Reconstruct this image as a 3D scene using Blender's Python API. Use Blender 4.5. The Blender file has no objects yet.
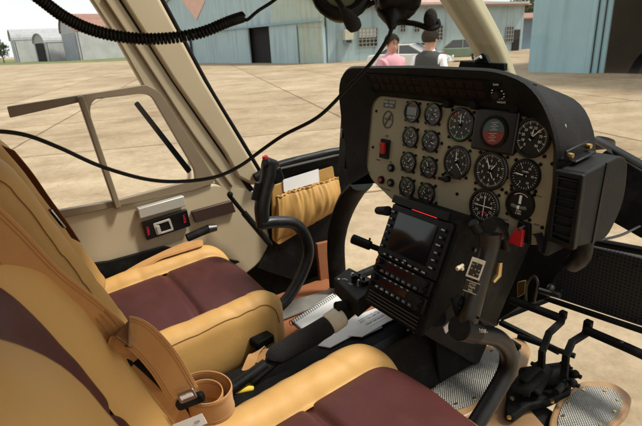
import bpy, bmesh, math, random
from mathutils import Vector, Matrix
random.seed(7)
sc = bpy.context.scene
COL = sc.collection
rad = math.radians

# ------------------------------------------------------------------ camera
F = 481.0; PITCH = rad(19.7); ROLL = rad(3.0); YAW = rad(57)
CAM = Vector((0.85, 0.0, 1.8))
c_f = Vector((-math.sin(YAW)*math.cos(PITCH), math.cos(YAW)*math.cos(PITCH), -math.sin(PITCH)))
c_r0 = Vector((math.cos(YAW), math.sin(YAW), 0)); c_u0 = c_r0.cross(c_f)
c_r = c_r0*math.cos(ROLL) - c_u0*math.sin(ROLL)
c_u = c_u0*math.cos(ROLL) + c_r0*math.sin(ROLL)
def ray(px, py): return c_f + c_r*((px-321)/F) - c_u*((py-213)/F)
def at(px, py, x=None, y=None, z=None, t=None):
    """survey helper: the point of the real plane x=, y= or z= that was sighted at a photo pixel"""
    d = ray(px, py)
    if x is not None: t = (x-CAM.x)/d.x
    elif y is not None: t = (y-CAM.y)/d.y
    elif z is not None: t = (z-CAM.z)/d.z
    return CAM + d*t
FH = Vector((-math.sin(YAW), math.cos(YAW), 0)); RH = Vector((math.cos(YAW), math.sin(YAW), 0))
def W(s, d, z=0.0): return Vector((CAM.x, CAM.y, 0)) + RH*s + FH*d + Vector((0, 0, z))

cam = bpy.data.cameras.new('camera'); camo = bpy.data.objects.new('camera', cam); COL.objects.link(camo)
cam.lens = 18.0; cam.sensor_width = 18.0*642/F; cam.sensor_fit = 'HORIZONTAL'
cam.clip_start = 0.02; cam.clip_end = 3000
m = Matrix((c_r, c_u, -c_f)).transposed().to_4x4(); m.translation = CAM; camo.matrix_world = m
cam.dof.use_dof = True; cam.dof.focus_distance = 1.25; cam.dof.aperture_fstop = 7.1
sc.camera = camo

# ------------------------------------------------------------------ materials
def mat(name, col, rough=.6, metal=0, bump=0, bscale=60, var=0, vscale=8, spec=.5, emit=None, es=1, coat=0, sheen=0, detail=4, dust=0):
    M = bpy.data.materials.new(name); M.use_nodes = True; nt = M.node_tree; b = nt.nodes['Principled BSDF']
    b.inputs['Base Color'].default_value = (*col, 1); b.inputs['Roughness'].default_value = rough
    b.inputs['Metallic'].default_value = metal; b.inputs['Specular IOR Level'].default_value = spec
    if coat: b.inputs['Coat Weight'].default_value = coat; b.inputs['Coat Roughness'].default_value = .12
    if sheen: b.inputs['Sheen Weight'].default_value = sheen
    if emit: b.inputs['Emission Color'].default_value = (*emit, 1); b.inputs['Emission Strength'].default_value = es
    tc = nt.nodes.new('ShaderNodeTexCoord')
    if var:
        n = nt.nodes.new('ShaderNodeTexNoise'); n.inputs['Scale'].default_value = vscale; n.inputs['Detail'].default_value = 6
        n.inputs['Roughness'].default_value = .6
        nt.links.new(tc.outputs['Object'], n.inputs['Vector'])
        r = nt.nodes.new('ShaderNodeValToRGB')
        r.color_ramp.elements[0].position = .3; r.color_ramp.elements[1].position = .7
        r.color_ramp.elements[0].color = (*[c*(1-var) for c in col], 1)
        r.color_ramp.elements[1].color = (*[min(1, c*(1+var)) for c in col], 1)
        nt.links.new(n.outputs['Fac'], r.inputs['Fac']); nt.links.new(r.outputs['Color'], b.inputs['Base Color'])
        mr = nt.nodes.new('ShaderNodeMapRange'); mr.inputs['To Min'].default_value = max(.02, rough*.8); mr.inputs['To Max'].default_value = min(1, rough*1.2)
        nt.links.new(n.outputs['Fac'], mr.inputs['Value']); nt.links.new(mr.outputs['Result'], b.inputs['Roughness'])
    if dust:
        nd_ = nt.nodes.new('ShaderNodeTexNoise'); nd_.inputs['Scale'].default_value = 11; nd_.inputs['Detail'].default_value = 10; nd_.inputs['Roughness'].default_value = .75
        nt.links.new(tc.outputs['Object'], nd_.inputs['Vector']); rd_ = nt.nodes.new('ShaderNodeValToRGB'); rd_.color_ramp.elements[0].position = .5; rd_.color_ramp.elements[1].position = .8
        nt.links.new(nd_.outputs['Fac'], rd_.inputs['Fac']); mxd = nt.nodes.new('ShaderNodeMix'); mxd.data_type = 'RGBA'; nt.links.new(rd_.outputs['Color'], mxd.inputs['Factor'])
        lk = [l for l in nt.links if l.to_socket == b.inputs['Base Color']]
        if lk: nt.links.new(lk[0].from_socket, mxd.inputs['A'])
        else: mxd.inputs['A'].default_value = (*col, 1)
        mxd.inputs['B'].default_value = (dust, dust*.92, dust*.8, 1); nt.links.new(mxd.outputs['Result'], b.inputs['Base Color'])
    if bump:
        n2 = nt.nodes.new('ShaderNodeTexNoise'); n2.inputs['Scale'].default_value = bscale; n2.inputs['Detail'].default_value = detail
        nt.links.new(tc.outputs['Object'], n2.inputs['Vector'])
        bp = nt.nodes.new('ShaderNodeBump'); bp.inputs['Strength'].default_value = bump; bp.inputs['Distance'].default_value = .004
        nt.links.new(n2.outputs['Fac'], bp.inputs['Height']); nt.links.new(bp.outputs['Normal'], b.inputs['Normal'])
    return M

def leather(name, col, wr=1.0):
    """grained, slightly creased leather"""
    M = mat(name, col, rough=.52, var=.06, vscale=5, spec=.30); nt = M.node_tree; b = nt.nodes['Principled BSDF']
    tc = nt.nodes.new('ShaderNodeTexCoord')
    v = nt.nodes.new('ShaderNodeTexVoronoi'); v.inputs['Scale'].default_value = 420
    mp = nt.nodes.new('ShaderNodeMapping'); mp.inputs['Scale'].default_value = (1, .35, 1); mp.inputs['Rotation'].default_value = (0, 0, .5)
    nt.links.new(tc.outputs['Object'], mp.inputs['Vector'])
    n = nt.nodes.new('ShaderNodeTexNoise'); n.inputs['Scale'].default_value = 14; n.inputs['Detail'].default_value = 3; n.inputs['Distortion'].default_value = .2
    nt.links.new(tc.outputs['Object'], v.inputs['Vector']); nt.links.new(tc.outputs['Object'], n.inputs['Vector'])
    b1 = nt.nodes.new('ShaderNodeBump'); b1.inputs['Strength'].default_value = .18; b1.inputs['Distance'].default_value = .0008
    b2 = nt.nodes.new('ShaderNodeBump'); b2.inputs['Strength'].default_value = .17*wr; b2.inputs['Distance'].default_value = .012
    nt.links.new(v.outputs['Distance'], b1.inputs['Height']); nt.links.new(n.outputs['Fac'], b2.inputs['Height'])
    nt.links.new(b1.outputs['Normal'], b2.inputs['Normal']); nt.links.new(b2.outputs['Normal'], b.inputs['Normal'])
    return M

def corrugated(name, col, scale, axis=0, var=.12, rough=.6, rust=None, depth=.03):
    """painted corrugated sheet: a wave bump along one generated axis with weather stains"""
    M = mat(name, col, rough=rough, var=var, vscale=.7); nt = M.node_tree; b = nt.nodes['Principled BSDF']
    tc = nt.nodes.new('ShaderNodeTexCoord')
    w = nt.nodes.new('ShaderNodeTexWave'); w.wave_type = 'BANDS'; w.bands_direction = 'XYZ'[axis]
    w.inputs['Scale'].default_value = scale
    nt.links.new(tc.outputs['Object'], w.inputs['Vector'])
    bp = nt.nodes.new('ShaderNodeBump'); bp.inputs['Strength'].default_value = .35; bp.inputs['Distance'].default_value = depth
    nt.links.new(w.outputs['Fac'], bp.inputs['Height']); nt.links.new(bp.outputs['Normal'], b.inputs['Normal'])
    # streaky dirt
    mp = nt.nodes.new('ShaderNodeMapping'); mp.inputs['Scale'].default_value = (1.3, 1.3, .12)
    n = nt.nodes.new('ShaderNodeTexNoise'); n.inputs['Scale'].default_value = 1.6; n.inputs['Detail'].default_value = 8
    nt.links.new(tc.outputs['Object'], mp.inputs['Vector']); nt.links.new(mp.outputs['Vector'], n.inputs['Vector'])
    mx = nt.nodes.new('ShaderNodeMix'); mx.data_type = 'RGBA'
    rc = nt.nodes.new('ShaderNodeValToRGB'); rc.color_ramp.elements[0].position = .5; rc.color_ramp.elements[1].position = .75
    nt.links.new(n.outputs['Fac'], rc.inputs['Fac']); nt.links.new(rc.outputs['Color'], mx.inputs['Factor'])
    old = [l for l in nt.links if l.to_socket == b.inputs['Base Color']][0].from_socket
    nt.links.new(old, mx.inputs['A']); mx.inputs['B'].default_value = (*(rust or tuple(c*.62 for c in col)), 1)
    nt.links.new(mx.outputs['Result'], b.inputs['Base Color'])
    return M

M = {}
M['tan'] = leather('tan leather', (.58, .335, .108))
M['burg'] = leather('burgundy leather', (.074, .020, .018), 1.3)
M['web'] = mat('tan webbing', (.50, .25, .075), .55, bump=.25, bscale=1500, var=.05, vscale=30, sheen=.2)
M['pocket'] = leather('pocket leather', (.50, .285, .085), 1.2)
M['beige'] = mat('beige trim', (.47, .395, .26), .5, var=.05, vscale=5, bump=.12, bscale=300)
M['cream'] = mat('cream trim', (.50, .415, .27), .45, var=.04, vscale=4, bump=.08, bscale=250)
M['cpost'] = mat('olive cream post', (.40, .375, .25), .5, var=.04, vscale=4, bump=.08, bscale=250)
M['taupe'] = mat('taupe frame', (.235, .18, .115), .5, var=.08, vscale=9, bump=.1, bscale=200)
M['black'] = mat('black plastic', (.0055, .0055, .006), .38, spec=.2, dust=.022, var=.2, vscale=20, bump=.25, bscale=500)
M['blackm'] = mat('matte black paint', (.0055, .0055, .0052), .62, spec=.14, dust=.030, var=.25, vscale=14, bump=.2, bscale=300)
M['gripm'] = mat('worn grip plastic', (.0085, .0085, .009), .33, spec=.45, dust=.03, bump=.2, bscale=400)
M['hood'] = mat('black crackle paint', (.006, .0062, .0065), .45, spec=.22, dust=.022, var=.15, vscale=10, bump=.5, bscale=700)
M['rubber'] = mat('black rubber', (.004, .004, .004), .45, spec=.22, bump=.15, bscale=200)
M['gloss'] = mat('glossy black', (.006, .006, .007), .12)
M['carpet'] = mat('dark carpet', (.011, .010, .009), .95, bump=1, bscale=900, var=.3, vscale=40)
M['redcarpet'] = leather('brown floor leather', (.30, .115, .05), 1)
M['face'] = mat('instrument panel paint', (.30, .275, .18), .55, var=.05, vscale=12, bump=.12, bscale=500)
M['dial'] = mat('dial black', (.006, .006, .006), .35)
M['white'] = mat('marking white', (.8, .8, .76), .6)
M['green'] = mat('marking green', (.25, .6, .22), .6)
M['redm'] = mat('marking red', (.75, .03, .025), .5)
M['yellow'] = mat('marking yellow', (.8, .55, .06), .5)
M['orange'] = mat('horizon earth', (.20, .035, .02), .5)
M['skyblue'] = mat('horizon sky', (.055, .095, .11), .5)
M['redled'] = mat('red lit strip', (.5, .02, .02), .5, emit=(1, .04, .03), es=.9)
M['lcd'] = mat('dead display', (.13, .15, .12), .2)
M['screen'] = mat('dark screen', (.004, .005, .006), .06)
M['metal'] = mat('brushed steel', (.55, .55, .54), .32, metal=1, bump=.1, bscale=300)
M['darkmetal'] = mat('dark steel', (.12, .12, .12), .4, metal=1)
M['brass'] = mat('brass screw', (.6, .42, .18), .35, metal=1)
M['silver'] = mat('silver plastic', (.52, .50, .44), .4, metal=.3, bump=.1, bscale=300)
M['paper'] = mat('paper', (.86, .86, .84), .8, var=.03, vscale=20)
M['ring'] = mat('cream ring', (.62, .55, .40), .5, var=.08, vscale=30)
M['foam'] = mat('black foam grip', (.010, .0075, .0065), .9, bump=1, bscale=500)
M['redp'] = mat('red plastic', (.42, .012, .015), .35)
M['olive'] = mat('olive ear cup', (.10, .12, .045), .4)
M['brownp'] = mat('dark brown plate', (.05, .028, .022), .35)
M['yfoam'] = mat('yellow strap', (.75, .52, .04), .6)
M['ink'] = mat('ink', (.05, .05, .06), .6)
# glass
def glassmat(name, tint=(1, 1, 1), g=.045):
    G = bpy.data.materials.new(name); G.use_nodes = True; nt = G.node_tree; nt.nodes.clear()
    o = nt.nodes.new('ShaderNodeOutputMaterial'); mx = nt.nodes.new('ShaderNodeMixShader')
    t = nt.nodes.new('ShaderNodeBsdfTransparent'); t.inputs['Color'].default_value = (*tint, 1)
    gl = nt.nodes.new('ShaderNodeBsdfGlossy'); gl.inputs['Roughness'].default_value = .02
    lw = nt.nodes.new('ShaderNodeLayerWeight'); lw.inputs['Blend'].default_value = .12
    mr = nt.nodes.new('ShaderNodeMapRange'); mr.inputs['To Min'].default_value = g*.4; mr.inputs['To Max'].default_value = g*3
    nt.links.new(lw.outputs['Fresnel'], mr.inputs['Value']); nt.links.new(mr.outputs['Result'], mx.inputs['Fac'])
    nt.links.new(t.outputs[0], mx.inputs[1]); nt.links.new(gl.outputs[0], mx.inputs[2]); nt.links.new(mx.outputs[0], o.inputs[0])
    return G
M['glass'] = glassmat('clear acrylic', (.975, .98, .975), .012)
M['carglass'] = mat('car glass', (.03, .04, .045), .08, spec=.8)
# diamond tread plate
def tread():
    T = mat('tread plate', (.30, .29, .26), .42, metal=.6, var=.12, vscale=30); nt = T.node_tree; b = nt.nodes['Principled BSDF']
    tc = nt.nodes.new('ShaderNodeTexCoord'); mp = nt.nodes.new('ShaderNodeMapping'); mp.inputs['Scale'].default_value = (1, 1, .3); mp.inputs['Rotation'].default_value = (0, 0, .785)
    c = nt.nodes.new('ShaderNodeTexVoronoi'); c.inputs['Scale'].default_value = 150; c.inputs['Randomness'].default_value = 0
    nt.links.new(tc.outputs['Object'], mp.inputs['Vector']); nt.links.new(mp.outputs['Vector'], c.inputs['Vector'])
    bp = nt.nodes.new('ShaderNodeBump'); bp.inputs['Strength'].default_value = 1; bp.inputs['Distance'].default_value = .004; bp.invert = True
    nt.links.new(c.outputs['Distance'], bp.inputs['Height']); nt.links.new(bp.outputs['Normal'], b.inputs['Normal'])
    return T
M['tread'] = tread()

# ------------------------------------------------------------------ mesh helpers
class MB:
    def __init__(s): s.v = []; s.f = []
    def add(s, vs, fs):
        n = len(s.v); s.v += [Vector(v) for v in vs]; s.f += [tuple(i+n for i in f) for f in fs]; return s
    def box(s, c, size, rot=None, taper=1.0):
        x, y, z = [k/2 for k in size]; vs = []
        for sz in (-1, 1):
            k = taper if sz > 0 else 1
            for sx, sy in ((-1, -1), (1, -1), (1, 1), (-1, 1)): vs.append(Vector((sx*x*k, sy*y*k, sz*z)))
        if rot is not None: vs = [rot @ v for v in vs]
        vs = [v+Vector(c) for v in vs]
        return s.add(vs, [(3, 2, 1, 0), (4, 5, 6, 7), (0, 1, 5, 4), (1, 2, 6, 5), (2, 3, 7, 6), (3, 0, 4, 7)])
    def bar(s, a, b, w, h, up=(0, 0, 1)):
        a = Vector(a); b = Vector(b); d = (b-a).normalized(); x = d.cross(Vector(up)).normalized(); u = x.cross(d)
        vs = []
        for p in (a, b):
            for sx, sy in ((-1, -1), (1, -1), (1, 1), (-1, 1)): vs.append(p+x*(sx*w/2)+u*(sy*h/2))
        return s.add(vs, [(0, 1, 2, 3), (7, 6, 5, 4), (4, 5, 1, 0), (5, 6, 2, 1), (6, 7, 3, 2), (7, 4, 0, 3)])
    def tube(s, pts, r, n=12, caps=True, flat=1.0, up=None):
        pts = [Vector(p) for p in pts]; rs = r if isinstance(r, (list, tuple)) else [r]*len(pts)
        vs = []; fs = []; prev = None
        for i, p in enumerate(pts):
            d = (pts[min(i+1, len(pts)-1)]-pts[max(i-1, 0)]).normalized()
            if prev is None:
                a = Vector(up) if up else (Vector((0, 0, 1)) if abs(d.z) < .9 else Vector((1, 0, 0)))
                x = d.cross(a).normalized()
            else: x = (prev-d*prev.dot(d)).normalized()
            prev = x; y = d.cross(x)
            for k in range(n):
                t = 2*math.pi*k/n; vs.append(p+x*(rs[i]*math.cos(t))+y*(rs[i]*flat*math.sin(t)))
        for i in range(len(pts)-1):
            for k in range(n): fs.append((i*n+k, i*n+(k+1) % n, (i+1)*n+(k+1) % n, (i+1)*n+k))
        if caps: fs += [tuple(reversed(range(n))), tuple(range((len(pts)-1)*n, len(pts)*n))]
        return s.add(vs, fs)
    def cyl(s, a, b, r0, r1=None, n=20): return s.tube([a, b], [r0, r0 if r1 is None else r1], n)
    def lathe(s, prof, n=28, mtx=None):
        vs = []; fs = []
        for (r, h) in prof:
            for k in range(n):
                t = 2*math.pi*k/n; vs.append(Vector((r*math.cos(t), r*math.sin(t), h)))
        for i in range(len(prof)-1):
            for k in range(n): fs.append((i*n+k, i*n+(k+1) % n, (i+1)*n+(k+1) % n, (i+1)*n+k))
        fs += [tuple(reversed(range(n))), tuple(range((len(prof)-1)*n, len(prof)*n))]
        if mtx is not None: vs = [mtx @ v for v in vs]
        return s.add(vs, fs)
    def prism(s, poly, ext):
        poly = [Vector(p) for p in poly]; e = Vector(ext); n = len(poly)
        return s.add(poly+[p+e for p in poly], [tuple(range(n)), tuple(reversed(range(n, 2*n)))]+[((i+1) % n, i, n+i, n+(i+1) % n) for i in range(n)])
    def ring(s, outer, inner, ext):
        """plate with a hole: outer and inner outlines of equal length"""
        o = [Vector(p) for p in outer]; q = [Vector(p) for p in inner]; e = Vector(ext); n = len(o)
        vs = o+q+[p+e for p in o]+[p+e for p in q]; fs = []
        for i in range(n):
            j = (i+1) % n
            fs += [(i, j, n+j, n+i), (2*n+j, 2*n+i, 3*n+i, 3*n+j), (j, i, 2*n+i, 2*n+j), (n+i, n+j, 3*n+j, 3*n+i)]
        return s.add(vs, fs)
    def sphere(s, c, r, n=16, sc=(1, 1, 1)):
        vs = []; fs = []; c = Vector(c); m_ = n//2
        for i in range(m_+1):
            th = math.pi*i/m_
            for k in range(n):
                ph = 2*math.pi*k/n
                vs.append(c+Vector((r*sc[0]*math.sin(th)*math.cos(ph), r*sc[1]*math.sin(th)*math.sin(ph), r*sc[2]*math.cos(th))))
        for i in range(m_):
            for k in range(n): fs.append((i*n+k, (i+1)*n+k, (i+1)*n+(k+1) % n, i*n+(k+1) % n))
        return s.add(vs, fs)
    def each(s, name, m, parent=None, **kw):
        """one object per separate piece"""
        par = list(range(len(s.v)))
        def fd(i):
            while par[i] != i: par[i] = par[par[i]]; i = par[i]
            return i
        for f in s.f:
            for i in f[1:]: par[fd(i)] = fd(f[0])
        grp = {}
        for f in s.f: grp.setdefault(fd(f[0]), []).append(f)
        out = []
        for k in sorted(grp):
            fs = grp[k]; ids = sorted({i for f in fs for i in f}); mp = {i: n for n, i in enumerate(ids)}
            q = MB(); q.v = [s.v[i] for i in ids]; q.f = [tuple(mp[i] for i in f) for f in fs]; out.append(q.build(name, m, parent, **kw))
        return out
    def build(s, name, m, parent=None, smooth=False, bevel=0, sub=0, solid=0, local=False, seg=2, angle=30, merge=False):
        off = Vector((0, 0, 0))
        if not local:
            p = parent
            while p is not None: off += p.location; p = p.parent
            if parent is None:
                xs = [v.x for v in s.v]; ys = [v.y for v in s.v]; zs = [v.z for v in s.v]
                off = Vector(((min(xs)+max(xs))/2, (min(ys)+max(ys))/2, min(zs)))
        me = bpy.data.meshes.new(name); me.from_pydata([v-off for v in s.v], [], s.f); me.update()
        bm = bmesh.new(); bm.from_mesh(me)
        if merge: bmesh.ops.remove_doubles(bm, verts=bm.verts, dist=1e-5)
        bmesh.ops.recalc_face_normals(bm, faces=bm.faces); bm.to_mesh(me); bm.free()
        me.materials.append(m if not isinstance(m, str) else M[m])
        o = bpy.data.objects.new(name, me); COL.objects.link(o)
        if parent is not None: o.parent = parent
        elif not local: o.location = off
        if solid:
            k = o.modifiers.new('solid', 'SOLIDIFY'); k.thickness = solid; k.offset = 0
        if bevel:
            k = o.modifiers.new('bevel', 'BEVEL'); k.width = bevel; k.segments = seg; k.limit_method = 'ANGLE'; k.angle_limit = rad(35)
        if sub:
            k = o.modifiers.new('sub', 'SUBSURF'); k.levels = sub; k.render_levels = sub
        if smooth or bevel or sub:
            for p in me.polygons: p.use_smooth = True
            if not sub:
                try: me.set_sharp_from_angle(angle=rad(angle))
                except Exception: pass
        return o

def spline(pts, n=8):
    pts = [Vector(p) for p in pts]; P = [2*pts[0]-pts[1]]+pts+[2*pts[-1]-pts[-2]]; out = []
    for i in range(1, len(P)-2):
        for k in range(n):
            t = k/n; a, b, c, d = P[i-1], P[i], P[i+1], P[i+2]
            out.append(.5*((2*b)+(c-a)*t+(2*a-5*b+4*c-d)*t*t+(-a+3*b-3*c+d)*t**3))
    out.append(pts[-1]); return out
def lerps(vals, n=8):
    out = []
    for i in range(len(vals)-1):
        for k in range(n): out.append(vals[i]+(vals[i+1]-vals[i])*k/n)
    return out+[vals[-1]]
def thing(name, loc, label, cat, group=None, kind=None, rot=None):
    o = bpy.data.objects.new(name, None); o.empty_display_size = .05; COL.objects.link(o); o.location = loc
    if rot: o.rotation_euler = rot
    return tag(o, label, cat, group, kind)
def tag(o, label=None, cat=None, group=None, kind=None):
    if label: o['label'] = label
    if cat: o['category'] = cat
    if group: o['group'] = group
    if kind: o['kind'] = kind
    return o
def rrect(w, h, r, n=5, cx=0, cy=0):
    out = []
    for (sx, sy, a0) in ((1, 1, 0), (-1, 1, 90), (-1, -1, 180), (1, -1, 270)):
        for k in range(n+1):
            a = rad(a0+90*k/n); out.append((cx+sx*(w/2-r)+r*math.cos(a), cy+sy*(h/2-r)+r*math.sin(a)))
    return out
def rpoly(pts, r, n=5):
    """rounded closed polygon of 3-D points"""
    pts = [Vector(p) for p in pts]; out = []; N = len(pts); rr = r if isinstance(r, (list, tuple)) else [r]*N
    for i in range(N):
        p = pts[i]; a = (pts[i-1]-p); b = (pts[(i+1) % N]-p); q = rr[i]
        q = min(q, a.length*.48, b.length*.48); a = p+a.normalized()*q; b = p+b.normalized()*q
        for k in range(n+1):
            t = k/n; out.append(a*(1-t)**2+p*2*t*(1-t)+b*t*t)
    return out
def text_mb(s, size, mtx, mb=None, align='CENTER', ext=.0002):
    cu = bpy.data.curves.new('txt', 'FONT'); cu.body = s; cu.size = size; cu.align_x = align; cu.align_y = 'CENTER'; cu.extrude = ext; cu.resolution_u = 2
    o = bpy.data.objects.new('txt', cu); COL.objects.link(o); dg = bpy.context.evaluated_depsgraph_get(); dg.update()
    me = bpy.data.meshes.new_from_object(o.evaluated_get(dg)); mb = mb or MB()
    mb.add([mtx @ v.co for v in me.vertices], [tuple(p.vertices) for p in me.polygons])
    bpy.data.objects.remove(o); bpy.data.curves.remove(cu); bpy.data.meshes.remove(me); return mb
def frame(o, x, y):
    """matrix with origin o, x right, y up, z = toward reader"""
    x = Vector(x).normalized(); z = x.cross(Vector(y)).normalized(); y = z.cross(x)
    mm = Matrix((x, y, z)).transposed().to_4x4(); mm.translation = Vector(o); return mm

# ------------------------------------------------------------------ ground
def ground_mat():
    G = bpy.data.materials.new('concrete apron'); G.use_nodes = True; nt = G.node_tree; b = nt.nodes['Principled BSDF']; L = nt.links.new
    b.inputs['Roughness'].default_value = .85; b.inputs['Specular IOR Level'].default_value = .25
    tc = nt.nodes.new('ShaderNodeTexCoord'); mp = nt.nodes.new('ShaderNodeMapping'); mp.inputs['Rotation'].default_value = (0, 0, rad(20)); L(tc.outputs['Object'], mp.inputs['Vector'])
    def noise(sc_, det=6, ro=.6, scale=None, dist=0):
        n = nt.nodes.new('ShaderNodeTexNoise'); n.inputs['Scale'].default_value = sc_; n.inputs['Detail'].default_value = det; n.inputs['Roughness'].default_value = ro; n.inputs['Distortion'].default_value = dist
        if scale:
            q = nt.nodes.new('ShaderNodeMapping'); q.inputs['Scale'].default_value = scale; L(mp.outputs[0], q.inputs[0]); L(q.outputs[0], n.inputs['Vector'])
        else: L(mp.outputs[0], n.inputs['Vector'])
        return n.outputs['Fac']
    def ramp(src, a, ca, c, cc):
        r = nt.nodes.new('ShaderNodeValToRGB'); r.color_ramp.elements[0].position = a; r.color_ramp.elements[1].position = c
        r.color_ramp.elements[0].color = (*ca, 1); r.color_ramp.elements[1].color = (*cc, 1); L(src, r.inputs[0]); return r.outputs[0]
    def mix(f, a, c, mode='MIX'):
        x = nt.nodes.new('ShaderNodeMix'); x.data_type = 'RGBA'; x.blend_type = mode
        if hasattr(f, 'links'): L(f, x.inputs['Factor'])
        else: x.inputs['Factor'].default_value = f
        for s_, k in ((a, 'A'), (c, 'B')):
            if hasattr(s_, 'links'): L(s_, x.inputs[k])
            else: x.inputs[k].default_value = (*s_, 1)
        return x.outputs['Result']
    base = ramp(noise(.35, 8, .65), .33, (.335, .26, .17), .68, (.51, .415, .285))
    fine = ramp(noise(7, 12, .85), .32, (.72, .69, .64), .68, (1.12, 1.11, 1.09))
    col = mix(1, base, fine, 'MULTIPLY')
    stain = ramp(noise(.8, 12, .78, (1, .7, 1), .3), .47, (1, 1, 1), .70, (.64, .56, .46)); col = mix(1, col, stain, 'MULTIPLY')
    speck = ramp(noise(46, 4, .8), .62, (1, 1, 1), .74, (.70, .62, .52)); col = mix(1, col, speck, 'MULTIPLY')
    # slab joints
    br = nt.nodes.new('ShaderNodeTexBrick'); br.offset = 0; br.inputs['Scale'].default_value = 1; br.inputs['Brick Width'].default_value = 4.6; br.inputs['Row Height'].default_value = 3.6
    br.inputs['Mortar Size'].default_value = .05; br.inputs['Mortar Smooth'].default_value = .9
    br.inputs['Color1'].default_value = (1, 1, 1, 1); br.inputs['Color2'].default_value = (.84, .82, .79, 1); br.inputs['Mortar'].default_value = (.34, .28, .22, 1)
    wob = nt.nodes.new('ShaderNodeTexNoise'); wob.inputs['Scale'].default_value = .8
    L(mp.outputs[0], wob.inputs['Vector'])
    va = nt.nodes.new('ShaderNodeVectorMath'); va.operation = 'MULTIPLY_ADD'; L(wob.outputs['Color'], va.inputs[0]); va.inputs[1].default_value = (.06, .06, 0); L(mp.outputs[0], va.inputs[2]); L(va.outputs[0], br.inputs['Vector'])
    col = mix(1, col, br.outputs['Color'], 'MULTIPLY')
    # hairline cracks
    vo = nt.nodes.new('ShaderNodeTexVoronoi'); vo.feature = 'DISTANCE_TO_EDGE'; vo.inputs['Scale'].default_value = .33
    wv = nt.nodes.new('ShaderNodeTexNoise'); wv.inputs['Scale'].default_value = 2.2; L(mp.outputs[0], wv.inputs['Vector'])
    vb = nt.nodes.new('ShaderNodeVectorMath'); vb.operation = 'MULTIPLY_ADD'; L(wv.outputs['Color'], vb.inputs[0]); vb.inputs[1].default_value = (.7, .7, 0); L(mp.outputs[0], vb.inputs[2]); L(vb.outputs[0], vo.inputs['Vector'])
    ck = ramp(vo.outputs['Distance'], .002, (.55, .48, .40), .008, (1, 1, 1)); col = mix(.22, col, ck, 'MULTIPLY')
    L(col, b.inputs['Base Color'])
    bp = nt.nodes.new('ShaderNodeBump'); bp.inputs['Strength'].default_value = .5; bp.inputs['Distance'].default_value = .01; L(noise(38, 6, .7), bp.inputs['Height']); L(bp.outputs[0], b.inputs['Normal'])
    return G
tag(MB().add([(-2000, -2000, 0), (2000, -2000, 0), (2000, 2000, 0), (-2000, 2000, 0)], [(0, 1, 2, 3)]).build('tarmac', ground_mat()), kind='structure')
M['grass'] = mat('mown grass', (.115, .135, .035), .95, var=.35, vscale=.25, bump=1, bscale=3)
e0 = at(-60, 67.5, z=0); e1 = at(160, 60.0, z=0)
dd_ = (e1-e0).normalized(); e0 = e0-dd_*200; nn = Vector((0, 0, 1)).cross(dd_); nn = nn if nn.dot(FH) > 0 else -nn
e1 = e1+dd_*6
gv = [e0, e1, e1+nn*700-dd_*20, e0+nn*700]
tag(MB().add([v+Vector((0, 0, .004)) for v in gv], [(0, 1, 2, 3)]).build('grass_field', 'grass'), kind='structure')

# ------------------------------------------------------------------ buildings
M['bluesheet'] = corrugated('pale blue sheet', (.35, .475, .50), 2.2, 0, .06)
M['bluesheet2'] = corrugated('blue sheet door', (.28, .45, .49), 3.0, 0, .06, rust=(.22, .36, .40))
M['greensheet'] = corrugated('greenish sheet', (.37, .46, .40), 2.2, 0, .08, rust=(.36, .32, .20))
M['greysheet'] = corrugated('grey sheet', (.36, .37, .38), 1.2, 0, .1, rust=(.27, .26, .25))
M['whitesheet'] = mat('whitewash', (.40, .41, .40), .8, var=.15, vscale=.4)
M['redroof'] = corrugated('red roof sheet', (.25, .13, .095), 1.5, 0, .2, rust=(.30, .12, .07))
M['pinkroof'] = corrugated('faded red roof', (.50, .27, .22), 1.2, 0, .15, rust=(.42, .30, .26))
M['slate'] = mat('grey roof sheet', (.45, .46, .46), .6, var=.08, vscale=.5)
M['dark'] = mat('dark interior', (.012, .012, .013), .9)
M['steelb'] = mat('blue painted steel', (.20, .33, .38), .5, var=.1, vscale=3)
M['peach'] = mat('faded emblem paint', (.66, .42, .33), .7, var=.1, vscale=1)
M['wglass'] = mat('window glass', (.05, .06, .065), .1, spec=.8)
M['fence_w'] = mat('window bars', (.33, .35, .33), .6)
M['winblind'] = mat('window blind', (.62, .63, .58), .8, var=.1, vscale=3)

def local(root): return root
def wallframe(a, b):
    """x along the wall a->b, y into the wall (away from camera), z up; returns rotation angle and length"""
    d = b-a; return math.atan2(d.y, d.x), d.length
def place(name, a, b, label, cat, group=None):
    ang, ln = wallframe(a, b)
    return thing(name, Vector((a.x, a.y, 0)), label, cat, group, rot=(0, 0, ang)), ln

# --- gabled hangar in the middle distance
a = W(-22.4, 70.6); b = W(0.9, 41.8)
h, ln = place('gabled_hangar', a, b, 'large pale blue gabled hangar with a peach diamond and a black doorway', 'hangar')
apx = ln*.50; eave = 4.6; apz = 10.5; doorh = 5.0
def gz(x): return eave+(apz-eave)*(1-abs(x-apx)/apx)
xs = [0, apx, ln]
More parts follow.
